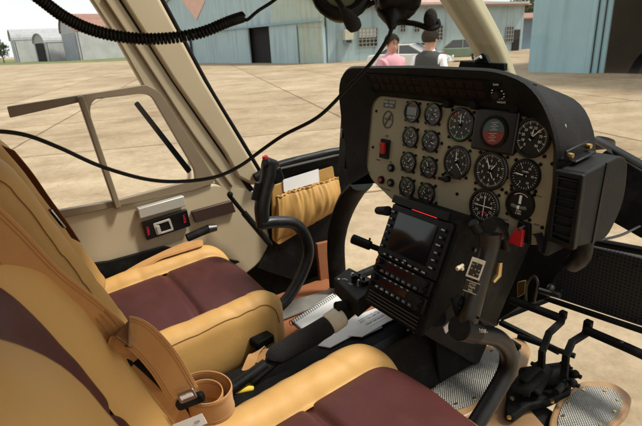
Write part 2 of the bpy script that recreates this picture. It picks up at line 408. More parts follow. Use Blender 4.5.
# upper gable in two paint tones
def px_on_wall(px, py):
    """distance along the hangar front for a sighted bearing"""
    d = ray(px, py); dv = (b-a).normalized(); n = Vector((-dv.y, dv.x, 0)); t = (a-CAM).dot(n)/d.dot(n); p = CAM+d*t; return (p-a).dot(dv), p.z
xt, _ = px_on_wall(273, 30); xdl, _ = px_on_wall(250, 45); xdr, _ = px_on_wall(271, 45); xp1, _ = px_on_wall(298, 45); xp0, _ = px_on_wall(230, 45)
_, zb = px_on_wall(260, 27)
MB().prism([(0, 0, zb), (xt, 0, zb), (xt, 0, gz(xt)), (apx, 0, apz), (0, 0, eave)], (0, .25, 0)).build('gable_wall', 'bluesheet', h, local=True)
MB().prism([(xt+.01, 0, zb), (ln, 0, zb-.5), (ln, 0, eave), (xt+.01, 0, gz(xt))], (0, .25, 0)).build('gable_wall', 'greensheet', h, local=True)
MB().prism([(0, .05, 0), (xp0, .05, 0), (xp0, .05, zb), (0, .05, zb)], (0, .2, 0)).build('door_panel', 'bluesheet', h, local=True)
MB().prism([(xp0+.06, -.1, 0), (xdl, -.1, 0), (xdl, -.1, zb), (xp0+.06, -.1, zb)], (0, .14, 0)).build('door_panel', 'bluesheet', h, local=True)
MB().prism([(xdr, -.1, 0), (xp1, -.1, 0), (xp1, -.1, zb), (xdr, -.1, zb)], (0, .14, 0)).build('door_panel', 'bluesheet', h, local=True)
MB().prism([(xp1+.05, .05, 0), (ln-.2, .05, 0), (ln-.2, .05, zb-.5), (xp1+.05, .05, zb-.1)], (0, .2, 0)).build('door_panel', 'greensheet', h, local=True)
MB().prism([(ln-.2, 0, 0), (ln, 0, 0), (ln, 0, zb-.5), (ln-.2, 0, zb-.5)], (0, .3, 0)).build('corner_post', 'bluesheet', h, local=True)
MB().box(((xdl+ln)/2, -.22, zb+.06), (ln-xdl+.2, .16, .16)).box((xdl/2, -.22, zb+.06), (xdl-.1, .14, .14)).each('door_rail', 'steelb', h, local=True)
MB().box(((xdl+xdr)/2, 6, 2.5), (xdr-xdl+3, 11, 5)).build('dark_interior', 'dark', h, local=True)
D = 26
MB().prism([(-.4, -.3, eave-.1), (apx, -.3, apz+.05), (apx, -.3, apz+.25), (-.4, -.3, eave+.1)], (0, D, 0)).prism([(apx, -.3, apz+.05), (ln+.4, -.3, eave-.1), (ln+.4, -.3, eave+.1), (apx, -.3, apz+.25)], (0, D, 0)).each('roof', 'slate', h, local=True)
MB().box((.1, D/2, eave/2), (.2, D-1, eave)).box((ln-.1, D/2, eave/2), (.2, D-1, eave)).each('side_wall', 'bluesheet', h, local=True)
xe, ze = px_on_wall(194, 2)
MB().prism([(xe-3.0, -.06, ze+.4), (xe-1.2, -.06, ze+2.4), (xe+2.2, -.06, ze+1.9), (xe+2.6, -.06, ze-.2), (xe+.1, -.06, ze-1.9), (xe-.9, -.06, ze-1.1)], (0, .05, 0)).build('emblem', 'peach', h, local=True)
xv, zv = px_on_wall(193, 56)
MB().box((xv, -.1, 1.9), (.28, .1, 3.6)).build('door_gap', 'dark', h, local=True)

# --- long low workshop joined to its right
a = W(1.3, 42.2); b = W(19.6, 47.4)
wk, ln = place('workshop_building', a, b, 'long low pale blue workshop with barred windows and a faded red roof', 'building')
WH = 4.3
MB().prism([(0, 0, 0), (ln, 0, 0), (ln, 0, 3.9), (0, 0, WH)], (0, .25, 0)).build('wall', 'bluesheet', wk, local=True)
MB().prism([(-.2, -.5, WH-.02), (ln+.3, -.5, 3.88), (ln+.3, 7, 4.3), (ln*.6, 7, 6.6), (-.2, 7, 7.0)], (0, 0, .12)).build('roof', 'pinkroof', wk, local=True)
MB().prism([(0, -.42, WH+.1), (ln, -.42, 4.0), (ln, -.62, 4.0), (0, -.62, WH+.1)], (0, 0, .18)).build('gutter', 'slate', wk, local=True)
MB().box((ln-.1, 5, 1.9), (.2, 9, 3.8)).box((ln/2, 9.6, 1.9), (ln, .2, 3.8)).each('side_wall', 'greensheet', wk, local=True)
def on2(px, py):
    d = ray(px, py); dv = (b-a).normalized(); n = Vector((-dv.y, dv.x, 0)); t = (a-CAM).dot(n)/d.dot(n); p = CAM+d*t; return (p-a).dot(dv), p.z
def window(x0, x1, z0, z1, nv, nh, parent, sill=True, blind=.5):
    w = MB()
    for k in range(nv+1): w.box((x0+(x1-x0)*k/nv, -.09, (z0+z1)/2), (.045, .05, z1-z0))
    for k in range(nh+1): w.box(((x0+x1)/2, -.12, z0+(z1-z0)*k/nh), (x1-x0+.05, .04, .045))
    f_ = w.build('window', 'fence_w', parent, local=True)
    MB().box(((x0+x1)/2, -.03, (z0+z1)/2), (x1-x0, .03, z1-z0)).build('pane', 'wglass', f_, local=True)
    if blind: MB().box(((x0+x1)/2, -.055, z1-(z1-z0)*blind/2), ((x1-x0)*.9, .012, (z1-z0)*blind)).build('blind', 'winblind', f_, local=True)
x0, z1 = on2(358, 29); x1, z0 = on2(377, 46)
window(x0, x1, z0, z1, 5, 5, wk)
for q0, q1, r0, r1 in ((400, 405, 25, 32), (414, 419, 25, 32)):
    x0, z1 = on2(q0, r0); x1, z0 = on2(q1, r1); window(x0, x1, z0, z1, 2, 2, wk, blind=0)
x0, z1 = on2(431, 26); x1, z0 = on2(442, 40); window(x0, x1, z0, z1, 4, 4, wk, blind=0)
x0, z1 = on2(506, 27); x1, z0 = on2(512, 42); window(x0, x1, z0, z1, 3, 4, wk, blind=0)
x0, z1 = on2(513, 30); x1, z0 = on2(518, 50)
dr = MB().box(((x0+x1)/2, -.05, z1/2), (x1-x0, .1, z1)).build('door', 'dark', wk, local=True)
x0, z1 = on2(342, 30); x1, z0 = on2(351, 40)
MB().box(((x0+x1)/2, -.35, (z0+z1)/2), (x1-x0, .7, z1-z0)).build('wall_box', mat('beige metal box', (.52, .50, .38), .6, var=.1, vscale=3), wk, local=True, bevel=.03)
MB().box(((x0+x1)/2, -.3, z0-.25), ((x1-x0)*.8, .5, .06)).box(((x0+x1)/2-.25, -.3, z0-.1), (.06, .5, .3)).box(((x0+x1)/2+.25, -.3, z0-.1), (.06, .5, .3)).each('bracket', 'steelb', wk, local=True)
# annex to the right in darker blue
a3 = b+Vector((0, 0, 0)); a = W(19.9, 49.5); b = W(28, 52.5)
an, ln = place('blue_shed', a, b, 'darker blue shed with a red roof edge beyond the workshop end', 'shed')
MB().prism([(0, 0, 0), (ln, 0, 0), (ln, 0, 2.75), (0, 0, 2.75)], (0, 5, 0)).build('wall', mat('deep blue wall', (.13, .20, .27), .7, var=.1, vscale=1), an, local=True)
MB().prism([(-.3, -.5, 2.752), (ln+.3, -.5, 2.752), (ln+.3, 5.2, 3.4), (-.3, 5.2, 3.4)], (0, 0, .12)).build('roof', 'redroof', an, local=True)

# --- big hangar on the right with stacked sliding doors
a = W(9.75, 22.55); b = W(11.5, 19.75); dv = (b-a).normalized(); b2 = b+dv*16
rh_, ln = place('open_hangar', a, b2, 'tall light blue hangar at the right with sliding doors and a dark opening', 'hangar')
dl = (b-a).length; H = 8.5
MB().box((dl*.40, 0, H/2), (dl*.80, .12, H)).build('door_leaf', 'bluesheet2', rh_, local=True)
for k in range(3):
    MB().box((dl*(.82+.062*k), -.05+.16*k, H/2), (dl*.055, .1, H)).build('door_leaf', 'bluesheet2', rh_, local=True)
MB().box((ln/2, .35, H+.9), (ln+.4, .3, 1.8)).build('front_wall', 'bluesheet2', rh_, local=True)
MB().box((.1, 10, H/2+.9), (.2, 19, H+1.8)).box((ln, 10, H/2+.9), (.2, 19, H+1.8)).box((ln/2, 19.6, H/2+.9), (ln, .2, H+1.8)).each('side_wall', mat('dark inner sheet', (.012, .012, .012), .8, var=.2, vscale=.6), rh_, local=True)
MB().box((ln/2, 10, H+1.9), (ln+.6, 20, .15)).build('roof', 'slate', rh_, local=True)
t_ = MB()
for k in range(4):
    y = 3+4*k
    t_.bar((dl+.4, y, 0), (dl+.4, y, H), .2, .2).bar((dl+.4, y, .2), (dl+3.2, y, 6), .09, .09, (0, 1, 0)).bar((dl+.4, y, H-1.2), (ln-.3, y, H-1.2), .12, .12, (0, 1, 0))
    t_.bar((dl+.4, y, 5.8), (dl+1.6, y, H-1.2), .08, .08, (0, 1, 0))
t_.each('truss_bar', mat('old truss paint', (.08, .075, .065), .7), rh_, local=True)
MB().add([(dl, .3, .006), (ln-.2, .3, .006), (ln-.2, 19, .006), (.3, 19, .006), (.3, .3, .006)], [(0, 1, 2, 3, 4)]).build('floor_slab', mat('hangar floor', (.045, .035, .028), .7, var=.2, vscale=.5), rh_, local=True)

# --- arched hangars far left
def bs(px, d):
    """side offset of a sighted bearing at a given distance"""
    r_ = ray(px, 41+(321-px)*.0524); return r_.dot(RH)/r_.dot(FH)*d

def arched(name, s, d, wdt, wall, hgt, length, label, roofm, door=None, group='arched hangars across the airfield', yaw=56):
    ex = (RH*math.cos(rad(yaw))-FH*math.sin(rad(yaw)))
    p = W(s, d); ang = math.atan2(ex.y, ex.x)
    r = thing(name, p-ex*wdt, label, 'hangar', group, rot=(0, 0, ang))
    n = 14; arc = []
    for k in range(n+1):
        t = math.pi*k/n; arc.append((wdt/2-wdt/2*math.cos(t), wall+(hgt-wall)*math.sin(t)))
    MB().prism([(0, 0, 0)]+[(x, 0, z) for x, z in arc]+[(wdt, 0, 0)], (0, .3, 0)).build('front_wall', 'greysheet', r, local=True)
    o_ = MB()
    for i in range(n):
        (x0, z0), (x1, z1) = arc[i], arc[i+1]
        o_.add([(x0, -.4, z0+.05), (x1, -.4, z1+.05), (x1, length, z1+.05), (x0, length, z0+.05)], [(0, 1, 2, 3)])
    o_.build('roof', roofm, r, local=True, solid=.2)
    MB().box((wdt-.1, length/2+.3, wall/2), (.2, length-.4, wall)).box((.1, length/2+.3, wall/2), (.2, length-.4, wall)).each('side_wall', 'whitesheet', r, local=True)
    MB().box((wdt/2, -.06, wall*.98), (wdt*1.0, .12, .35)).build('lintel', 'whitesheet', r, local=True)
    if door: MB().box((wdt*.5, -.1, door[1]/2), (wdt*door[0], .14, door[1])).build('door', door[2], r, local=True)
    return r
arched('arched_hangar', bs(80, 136), 136, 14.5, 7.2, 11.8, 30, 'tall grey arched hangar with a rusty red roof', 'redroof', (.86, 6.4, mat('grey blue door', (.26, .29, .33), .6, var=.15, vscale=.5)), yaw=50)
arched('arched_hangar', bs(48, 146), 146, 7.2, 5.0, 7.6, 16, 'small grey arched hangar with a dark doorway', 'greysheet', (.7, 5.0, 'dark'), yaw=38)
arched('arched_hangar', bs(17, 158), 158, 8.5, 6.4, 9.6, 22, 'grey arched hangar farthest left with a pale side', 'greysheet', (.8, 6.0, mat('pale grey door', (.40, .42, .44), .6, var=.15, vscale=.5)), yaw=55)

# ------------------------------------------------------------------ trees
M['leafd'] = mat('tree leaves', (.055, .085, .028), .8, var=.4, vscale=.8)
M['trunk'] = mat('bark', (.10, .075, .05), .9, var=.3, vscale=3, bump=.8, bscale=6)
def tree(p, h, wdt, label, n=900, seed=0):
    rg = random.Random(seed); r = thing('tree', p, label, 'tree', 'trees beyond the airfield buildings')
    tb = MB(); tb.tube(spline([(0, 0, 0), (.1, 0, h*.3), (-.1, .1, h*.7)], 4), lerps([h*.035, h*.022, h*.01], 4), 8)
    for k in range(5):
        a_ = rg.random()*6.28; z = h*(.25+.09*k); tb.tube([(0, 0, z), (math.cos(a_)*wdt*.2, math.sin(a_)*wdt*.2, z+h*.1), (math.cos(a_)*wdt*.36, math.sin(a_)*wdt*.36, z+h*.24)], [h*.014, h*.009, h*.004], 6)
    tb.build('trunk', 'trunk', r, local=True, smooth=True)
    cl = [(Vector((rg.gauss(0, .26)*wdt, rg.gauss(0, .26)*wdt, h*(.42+.5*rg.random()))), wdt*(.12+.14*rg.random())) for _ in range(13)]
    lb = MB()
    for k in range(n):
        c, rr = rg.choice(cl); v = Vector((rg.gauss(0, 1), rg.gauss(0, 1), rg.gauss(0, .8))).normalized()*rr*(.55+.5*rg.random())
        q = c+v; s_ = h*.03*(.6+rg.random()); u1 = Vector((rg.gauss(0, 1), rg.gauss(0, 1), rg.gauss(0, 1))).normalized(); u2 = u1.orthogonal().normalized()
        lb.add([q-u1*s_-u2*s_*.6, q+u1*s_*.9-u2*s_*.4, q+u1*s_*.6+u2*s_, q-u1*s_*.7+u2*s_*.7], [(0, 1, 2, 3)])
    lb.build('crown', 'leafd', r, local=True)
tree(W(bs(3, 170), 170), 6.2, 8, 'round dark tree at the far left edge of the airfield', seed=1)
tree(W(bs(-8, 176), 176), 6.8, 10, 'broad dark tree cut by the left edge of the photo', seed=2)
tree(W(bs(527, 62), 62), 5.0, 5, 'dark bushy tree rising behind the red shed roof', seed=3)
tree(W(bs(538, 66), 66), 5.4, 6, 'low dark tree half hidden by the right hangar door', seed=4)

# ------------------------------------------------------------------ cars
def car(p, ang, L, Wd, H, col, label, kind='sedan', group='cars parked by the workshop'):
    r = thing('parked_car', p, label, 'car', group, rot=(0, 0, ang))
    cm = mat(label[:18]+' paint', col, .25, coat=.6, var=.04, vscale=2); hw = Wd/2
    belt = H*.60
    if kind == 'boxy':
        prof = [(-.5, .28), (-.5, .52), (-.485, .60), (-.30, .62), (.18, .62), (.46, .56), (.5, .48), (.5, .28)]
        gh = [(-.34, .62), (-.24, .985), (.06, 1.0), (.20, .62)]
    else:
        prof = [(-.5, .26), (-.5, .50), (-.48, .62), (-.36, .66), (.16, .63), (.40, .54), (.49, .44), (.5, .26)]
        gh = [(-.37, .66), (-.22, .97), (.02, 1.0), (.22, .62)]
    # body with wheel arches cut into the outline
    pts = [(x*L, z*H) for x, z in prof]; arch = []
    for cx in (.31*L, -.30*L):
        for k in range(9):
            t = math.pi*k/8; arch.append((cx+.36*math.cos(t), .20*H+.36*math.sin(t)*.95))
    poly = [(x, -hw, z) for x, z in pts]+[(x, -hw, z) for x, z in arch]
    bm_ = MB(); bm_.prism(poly, (0, Wd, 0)); bo = bm_.build('body', cm, r, local=True, bevel=.06, seg=3)
    g = MB(); k0 = hw*.93; k1 = hw*.76
    ps = [(x*L, z*H) for x, z in gh]
    vs = [(ps[0][0], -k0, ps[0][1]), (ps[1][0], -k1, ps[1][1]-.05), (ps[2][0], -k1, ps[2][1]-.05), (ps[3][0], -k0, ps[3][1])]
    vs += [(x, -y, z) for x, y, z in vs]
    g.add(vs, [(0, 1, 2, 3), (7, 6, 5, 4), (0, 4, 5, 1), (1, 5, 6, 2), (2, 6, 7, 3), (3, 7, 4, 0)]); g.build('windows', 'carglass', r, local=True, bevel=.03)
    rf = MB(); rf.box(((ps[1][0]+ps[2][0])/2, 0, ps[1][1]-.02), (ps[2][0]-ps[1][0]+.12, 2*k1+.06, .07)); rf.build('roof', cm, r, local=True, bevel=.03)
    pl = MB()
    for sy in (-1, 1):
        for i, j in ((0, 1), (3, 2)):
            pl.bar((vs[i][0], sy*(k0+.005), vs[i][2]), (vs[j][0], sy*(k1+.01), vs[j][2]), .06, .07)
        pl.bar(((vs[0][0]+vs[3][0])/2-.1, sy*(k0+.005), belt), ((vs[1][0]+vs[2][0])/2, sy*(k1+.01), vs[1][2]), .05, .07)
    pl.each('pillar', cm, r, local=True)
    for sx in (.31, -.30):
        for sy in (-1, 1):
            w_ = MB().tube([(sx*L, sy*(hw-.2), .31), (sx*L, sy*(hw-.02), .31)], [.31, .31], 20).build('wheel', 'rubber', r, local=True, bevel=.03)
            MB().tube([(sx*L, sy*(hw-.06), .31), (sx*L, sy*(hw+.0), .31)], [.19, .16], 16).build('hubcap', 'silver', w_, local=True)
    for sy in (-1, 1):
        MB().box((.497*L, sy*hw*.72, .45*H), (.05, .34, .15)).build('headlight', 'white', r, local=True, bevel=.02)
        MB().box((-.497*L, sy*hw*.78, .48*H), (.05, .24, .18)).build('tail_light', 'redp', r, local=True, bevel=.02)
    MB().box((.5*L, 0, .32*H), (.1, Wd*.96, .14)).build('bumper', 'blackm' if kind == 'boxy' else cm, r, local=True, bevel=.03)
    MB().box((-.5*L, 0, .32*H), (.1, Wd*.96, .14)).build('bumper', 'blackm' if kind == 'boxy' else cm, r, local=True, bevel=.03)
    return r
hd = YAW  # heading angle of the view's right axis
car(W(5.3, 27.5), hd+rad(-25), 4.4, 1.72, 1.42, (.68, .68, .64), 'white sedan parked behind the man in pink')
car(W(bs(408, 31.5), 31.5), hd+rad(150), 4.2, 1.7, 1.42, (.10, .105, .11), 'dark grey sedan at left of the white one')
car(W(9.9, 34.5), hd+rad(158), 4.3, 1.68, 1.43, (.20, .29, .20), 'boxy pale green sedan near the windscreen post', 'boxy')

# ------------------------------------------------------------------ people
M['skin'] = mat('skin', (.50, .26, .18), .5, var=.06, vscale=20)
M['hair'] = mat('dark hair', (.010, .007, .005), .8, bump=1, bscale=60, spec=.2)
M['trous'] = mat('dark trousers', (.035, .038, .05), .9, bump=.3, bscale=60)
from mathutils import noise as mn0
def skin_obj(name, m_, verts, edges, radii, parent, lv=2):
    me = bpy.data.meshes.new(name); me.from_pydata(verts, edges, []); me.update(); me.materials.append(m_)
    o = bpy.data.objects.new(name, me); COL.objects.link(o); o.parent = parent
    k = o.modifiers.new('skin', 'SKIN'); k.use_smooth_shade = True
    if not me.skin_vertices: me.skin_vertices.new()
    for i, r in enumerate(radii): me.skin_vertices[0].data[i].radius = r if isinstance(r, tuple) else (r, r)
    me.skin_vertices[0].data[0].use_root = True
    o.modifiers.new('sub', 'SUBSURF').levels = lv; o.modifiers['sub'].render_levels = lv
    return o
def person(p, ang, h, label, shirt, headturn=0, vest=None, armbend=0, lean=0, hairm='hair', scale=1):
    r = thing('person', p, label, 'person', rot=(0, 0, ang)); k = h/1.75
    # faces +Y
    def S(*a_): return tuple(v*k for v in a_)
    V = [S(0, 0, .95), S(0, .0, 1.12), S(0, .01, 1.30), S(0, -.01, 1.43), S(0, 0, 1.51),            # 0-4 pelvis..neck
         S(0, .02, 1.58), S(0, .025, 1.655), S(0, .01, 1.70)]                                      # 5-7 head
    R = [S(.15, .11), S(.135, .10), S(.155, .11), S(.10, .08), S(.050, .054), S(.060, .080), S(.072, .098), S(.056, .078)]
    Eg = [(i, i+1) for i in range(7)]
    n = len(V); V.append(S(0, .105, 1.60)); R.append(S(.013, .013)); Eg.append((5, n))               # nose
    for sx in (-1, 1):
        n = len(V)
        V += [S(sx*.165, 0, 1.405), S(sx*.215, -.02+.0*armbend, 1.12), S(sx*.23, .07+.12*armbend, .90+.12*armbend), S(sx*.225, .10+.17*armbend, .83+.14*armbend)]
        R += [S(.062, .062), S(.043, .043), S(.032, .032), S(.03, .02)]; Eg += [(3, n), (n, n+1), (n+1, n+2), (n+2, n+3)]
        # fingers and thumb
        hx, hy, hz = .225, .10+.17*armbend, .83+.14*armbend; base = n+3
        for q in range(4):
            m0 = len(V); V += [S(sx*(hx-.0), hy+.004+.016*(q-1.5), hz-.05), S(sx*(hx-.012), hy+.01+.014*(q-1.5), hz-(.085+.008*(1 if q in (1, 2) else 0)))]
            R += [S(.009, .009), S(.007, .007)]; Eg += [(base, m0), (m0, m0+1)]
        m0 = len(V); V += [S(sx*(hx-.03), hy+.035, hz-.02), S(sx*(hx-.035), hy+.045, hz-.055)]; R += [S(.010, .010), S(.008, .008)]; Eg += [(base-1, m0), (m0, m0+1)]
        n = len(V)
        V += [S(sx*.10, 0, .86), S(sx*.115, .015, .50), S(sx*.12, -.02, .10), S(sx*.125, .06, .04), S(sx*.13, .15, .03)]
        R += [S(.09, .09), S(.06, .06), S(.042, .042), S(.04, .035), S(.035, .022)]; Eg += [(0, n), (n, n+1), (n+1, n+2), (n+2, n+3), (n+3, n+4)]
    skin_obj('body', M['skin'], V, Eg, R, r)
    # shirt with short sleeves
    def torso_(m_, nm, sc2):
        vv_ = MB(); vs = []; rows_ = [(.90, .185, .150), (1.05, .178, .145), (1.20, .185, .148), (1.32, .197, .150), (1.40, .198, .142), (1.45, .180, .125), (1.485, .130, .10), (1.505, .080, .085), (1.512, .072, .078)]
        for z_, a_, b_ in rows_:
            for q_ in range(32):
                t_ = 2*math.pi*q_/32; w_ = sc2*(1+.05*mn0.noise(Vector((math.cos(t_)*2.6, math.sin(t_)*2.6, z_*6+h*7)))*min(1, (1.52-z_)*6))
                vs.append(Vector(S(a_*w_*math.cos(t_), b_*w_*math.sin(t_), z_)))
        vv_.add(vs, [(i*32+j, i*32+(j+1) % 32, (i+1)*32+(j+1) % 32, (i+1)*32+j) for i in range(8) for j in range(32)])
        vv_.build(nm, m_, r, local=True, smooth=True, sub=1)
    torso_(shirt, 'shirt_front', .93)
    V = [S(0, 0, .94), S(0, 0, 1.12), S(0, .01, 1.31), S(0, -.01, 1.435), S(0, 0, 1.485)]; R = [S(.175, .135), S(.165, .128), S(.185, .13), S(.12, .095), S(.066, .068)]
    Eg = [(0, 1), (1, 2), (2, 3), (3, 4)]
    for sx in (-1, 1):
        n = len(V); V += [S(sx*.165, 0, 1.41), S(sx*.205, -.012, 1.22), S(sx*.215, -.02, 1.12)]; R += [S(.070, .070), S(.064, .064), S(.062, .062)]; Eg += [(3, n), (n, n+1), (n+1, n+2)]
    skin_obj('shirt', shirt, V, Eg, R, r)
    MB().tube([S(0, -.005, 1.495), S(0, -.016, 1.522)], [.078*k, .068*k], 16, flat=1.05, caps=False).build('collar', shirt, r, local=True, smooth=True, solid=.006)
    if vest:
        torso_(vest, 'vest', 1.0)
    def _unused(): 
        vv_ = MB(); vs = []; rows_ = [(.90, .185, .150), (1.05, .178, .145), (1.20, .185, .148), (1.32, .197, .150), (1.40, .198, .142), (1.45, .185, .125), (1.485, .135, .10), (1.51, .080, .085), (1.525, .070, .075)]
        for z_, a_, b_ in rows_:
            for q_ in range(24):
                t_ = 2*math.pi*q_/24; w_ = 1+.035*mn0.noise(Vector((math.cos(t_)*2, math.sin(t_)*2, z_*5)))
                vs.append(Vector(S(a_*w_*math.cos(t_), b_*w_*math.sin(t_), z_)))
        vv_.add(vs, [(i*24+j, i*24+(j+1) % 24, (i+1)*24+(j+1) % 24, (i+1)*24+j) for i in range(8) for j in range(24)])
        vv_.build('vest', vest, r, local=True, smooth=True, sub=1)
    V = [S(0, 0, .96), S(0, 0, .90)]; R = [S(.165, .125), S(.16, .12)]; Eg = [(0, 1)]
    for sx in (-1, 1):
        n = len(V); V += [S(sx*.10, 0, .82), S(sx*.115, .015, .50), S(sx*.12, -.02, .08)]; R += [S(.10, .10), S(.078, .078), S(.065, .065)]; Eg += [(1, n), (n, n+1), (n+1, n+2)]
    skin_obj('trousers', M['trous'], V, Eg, R, r)
    for sx in (-1, 1): MB().sphere(S(sx*.128, .06, .045), .1*k, 12, (.55, 1.5, .5)).build('shoe', 'blackm', r, local=True, smooth=True)
    # hair cap, eyes, ears
    hb = MB(); n = 18; vs = []; fs = []
    cc = Vector(S(0, .012, 1.668))
    for i in range(9):
        th = rad(112)*i/8
        for j in range(n):
            ph = 2*math.pi*j/n; front = max(0, math.sin(ph))
            t2 = th*(1-.46*front)+(.22*(1-front)*i/8); g_ = 1+.09*mn0.noise(Vector((math.cos(ph)*3, math.sin(ph)*3, i*.7+h*9)))
            vs.append(cc+Vector((.090*k*math.sin(t2)*math.cos(ph), .112*k*math.sin(t2)*math.sin(ph), .098*k*math.cos(t2)))*g_)
    for i in range(8):
        for j in range(n): fs.append((i*n+j, (i+1)*n+j, (i+1)*n+(j+1) % n, i*n+(j+1) % n))
    hb.add(vs, fs); hb.build('hair', hairm, r, local=True, smooth=True, solid=.012)
    # loose locks break the outline of the hair
    rh2 = random.Random(int(h*100)); lk = MB()
    for q_ in range(420):
        ph = rh2.random()*2*math.pi; front = max(0, math.sin(ph)); th = math.acos(1-rh2.random()*(1.25-.80*front)); th = min(th, rad(108)-rad(46)*front)
        nrm = Vector((math.sin(th)*math.cos(ph), math.sin(th)*math.sin(ph), math.cos(th)))
        p0 = cc+Vector((nrm.x*.092*k, nrm.y*.114*k, nrm.z*.100*k)); tg = (Vector((rh2.gauss(0, .4), rh2.gauss(0, .4), -1))); tg = (tg-nrm*tg.dot(nrm)).normalized()
        sd = nrm.cross(tg)*.006*k; ln2 = (.022+.02*rh2.random())*k
        lk.add([p0-sd, p0+sd, p0+tg*ln2+nrm*.007*k+sd*.2, p0+tg*ln2+nrm*.007*k-sd*.2], [(0, 1, 2, 3)])
    lk.build('hair_locks', hairm, r, local=True)
    eb = MB()
    for sx in (-1, 1): eb.sphere(S(sx*.032, .103, 1.648), .011*k, 8, (1.2, .6, .8)).box(S(sx*.033, .112, 1.672), S(.034, .01, .007))
    eb.each('eye', 'hair', r, local=True, smooth=True)
    MB().sphere(S(0, .098, 1.568), .02*k, 10, (1.25, .5, .28)).build('lips', mat('lips', (.42, .14, .11), .5), r, local=True, smooth=True)
    eb = MB()
    for sx in (-1, 1): eb.sphere(S(sx*.084, .01, 1.635), .026*k, 10, (.4, .75, 1.2))
    eb.each('ear', 'skin', r, local=True, smooth=True)
    return r
M['pink'] = mat('pink shirt', (.66, .33, .38), .9, bump=.6, bscale=25, var=.07, vscale=12)
M['wshirt'] = mat('white shirt', (.78, .78, .78), .9, bump=.5, bscale=25)
M['vest'] = mat('dark vest', (.024, .030, .030), .8, bump=.8, bscale=18, var=.2, vscale=8)
M['navy'] = mat('navy jacket', (.018, .028, .05), .9, bump=.5, bscale=20)
# heading: the local +Y axis of a person turns to face the wanted way
def face_ang(v): return math.atan2(v.y, v.x)-math.pi/2
person(W(1.14, 7.35), face_ang(-FH+RH*.55), 1.82, 'man in a pink short sleeved shirt facing the helicopter', M['pink'])
person(W(1.52, 6.6), face_ang(FH+RH*.75), 1.86, 'man seen from behind in a dark vest over a white shirt', M['wshirt'], vest=M['vest'])
False and person(W(1.93, 7.7), face_ang(FH*.4-RH*.3), 1.72, 'person in navy, mostly hidden behind the vested man', M['navy'])
# ------------------------------------------------------------------ helicopter cabin shell
XD = -1.05
cab = thing('helicopter_cabin', (-.1, .6, .5), 'cream and black helicopter cabin shell with left door, windscreen posts and nose', 'helicopter')
def D(px, py, x=XD): return at(px, py, x=x)
EX = Vector((-.035, 0, 0))
# tan door band, seal, cream windscreen post (all slant forward and down together)
dyr = lambda pts, x=XD: [D(a_, b_, x) for a_, b_ in pts]
MB().prism(dyr([(70, -60), (91, 0), (116, 38), (143, 86), (157, 93), (186, 138), (208, 172), (222, 190), (249, 190), (225, 155), (171, 78), (120, 0), (84, -60)]), EX).build('door_frame', 'beige', cab, bevel=.008, seg=3)
MB().prism(dyr([(82, -60), (119, 0), (171, 80), (225, 158), (250, 192), (255, 190), (230, 156), (175, 80), (124, 0), (88, -60)], XD+.004), (-.05, 0, 0)).build('door_seal', 'rubber', cab, bevel=.004)
pb = MB(); cp = spline([D(104, -60, -1.02), D(140, 0, -1.02), D(189, 80, -1.02), D(222, 130, -1.02), D(244, 170, -1.02)], 6)
pb.prism([D(a_, b_, -1.035) for a_, b_ in ((86, -60), (122, 0), (173, 80), (225, 154), (238, 178), (254, 186), (262, 182), (258, 170), (204, 80), (161, 0), (124, -60))], (-.045, 0, 0)); pb.build('windscreen_post', 'cream', cab, bevel=.014, seg=4)
ed = MB(); ed.tube(spline([D(128, -60, -1.06), D(162, 0, -1.06), D(206, 82, -1.06), D(238, 135, -1.06), D(259, 170, -1.06)], 6), .010, 8); ed.build('windscreen_seal', 'rubber', cab, smooth=True)
# inner ridge of the door band
ed = MB(); ed.tube(spline([D(103, -4, -1.045), D(128, 34, -1.045), D(158, 80, -1.045), D(196, 138, -1.045), D(232, 186, -1.045)], 6), .006, 8); ed.build('trim_ridge', 'taupe', cab, smooth=True)
# window rail, divider, rounded slanted frame, sill
fr = MB()
fr.prism(rpoly(dyr([(7, 107), (146, 85), (160, 92), (213, 175), (214, 183), (195, 190), (58, 219), (-60, 244), (-60, 236), (58, 211), (118, 200.5), (196, 180), (195, 170), (152, 96), (142, 93.5), (90, 100), (10, 118)], XD+.012), [.004]*2+[.02, .02, .01, .01]+[.004]*6+[.03, .03, .03, .01, .004], 4), (-.025, 0, 0))
fr.build('window_frame', 'taupe', cab, bevel=.004)
MB().bar(D(80, 96, XD+.018), D(118, 208, XD+.018), .022, .026, (1, 0, 0)).build('window_divider', 'taupe', cab, bevel=.005)
# rounded corners of the sliding pane
for (c0, c1, c2) in (((91, 116), (84, 96), (103, 97)),):
    q0, q1, q2 = D(*c0, XD+.014), D(*c1, XD+.014), D(*c2, XD+.014); cv_ = D(87, 99.5, XD+.014)
    MB().prism([q1]+[q2*(1-t/8)**2+cv_*2*(t/8)*(1-t/8)+q0*(t/8)**2 for t in range(9)], (-.02, 0, 0)).build('corner_fillet', 'taupe', cab)
MB().prism(rpoly(dyr([(134, 104), (138, 101), (192, 170), (188, 174)], XD+.006), .006, 3), (-.01, 0, 0)).build('window_latch_slot', 'gloss', cab, bevel=.003)
# window glass
MB().add([D(-60, 260, XD-.015), D(210, 186, XD-.015), D(112, 30, XD-.015), D(60, -60, XD-.015), D(-60, -60, XD-.015)], [(0, 1, 2, 3, 4)]).build('door_glass', 'glass', cab)
# door lower trim panel
MB().prism(rpoly(dyr([(-60, 245), (58, 219), (214, 184), (250, 188), (262, 205), (272, 240), (262, 262), (232, 285), (60, 330), (-60, 360)]), [.0, .0, .01, .03, .05, .06, .06, .05, 0, 0], 5), (-.05, 0, 0)).build('door_trim', 'cream', cab, bevel=.01, seg=3)
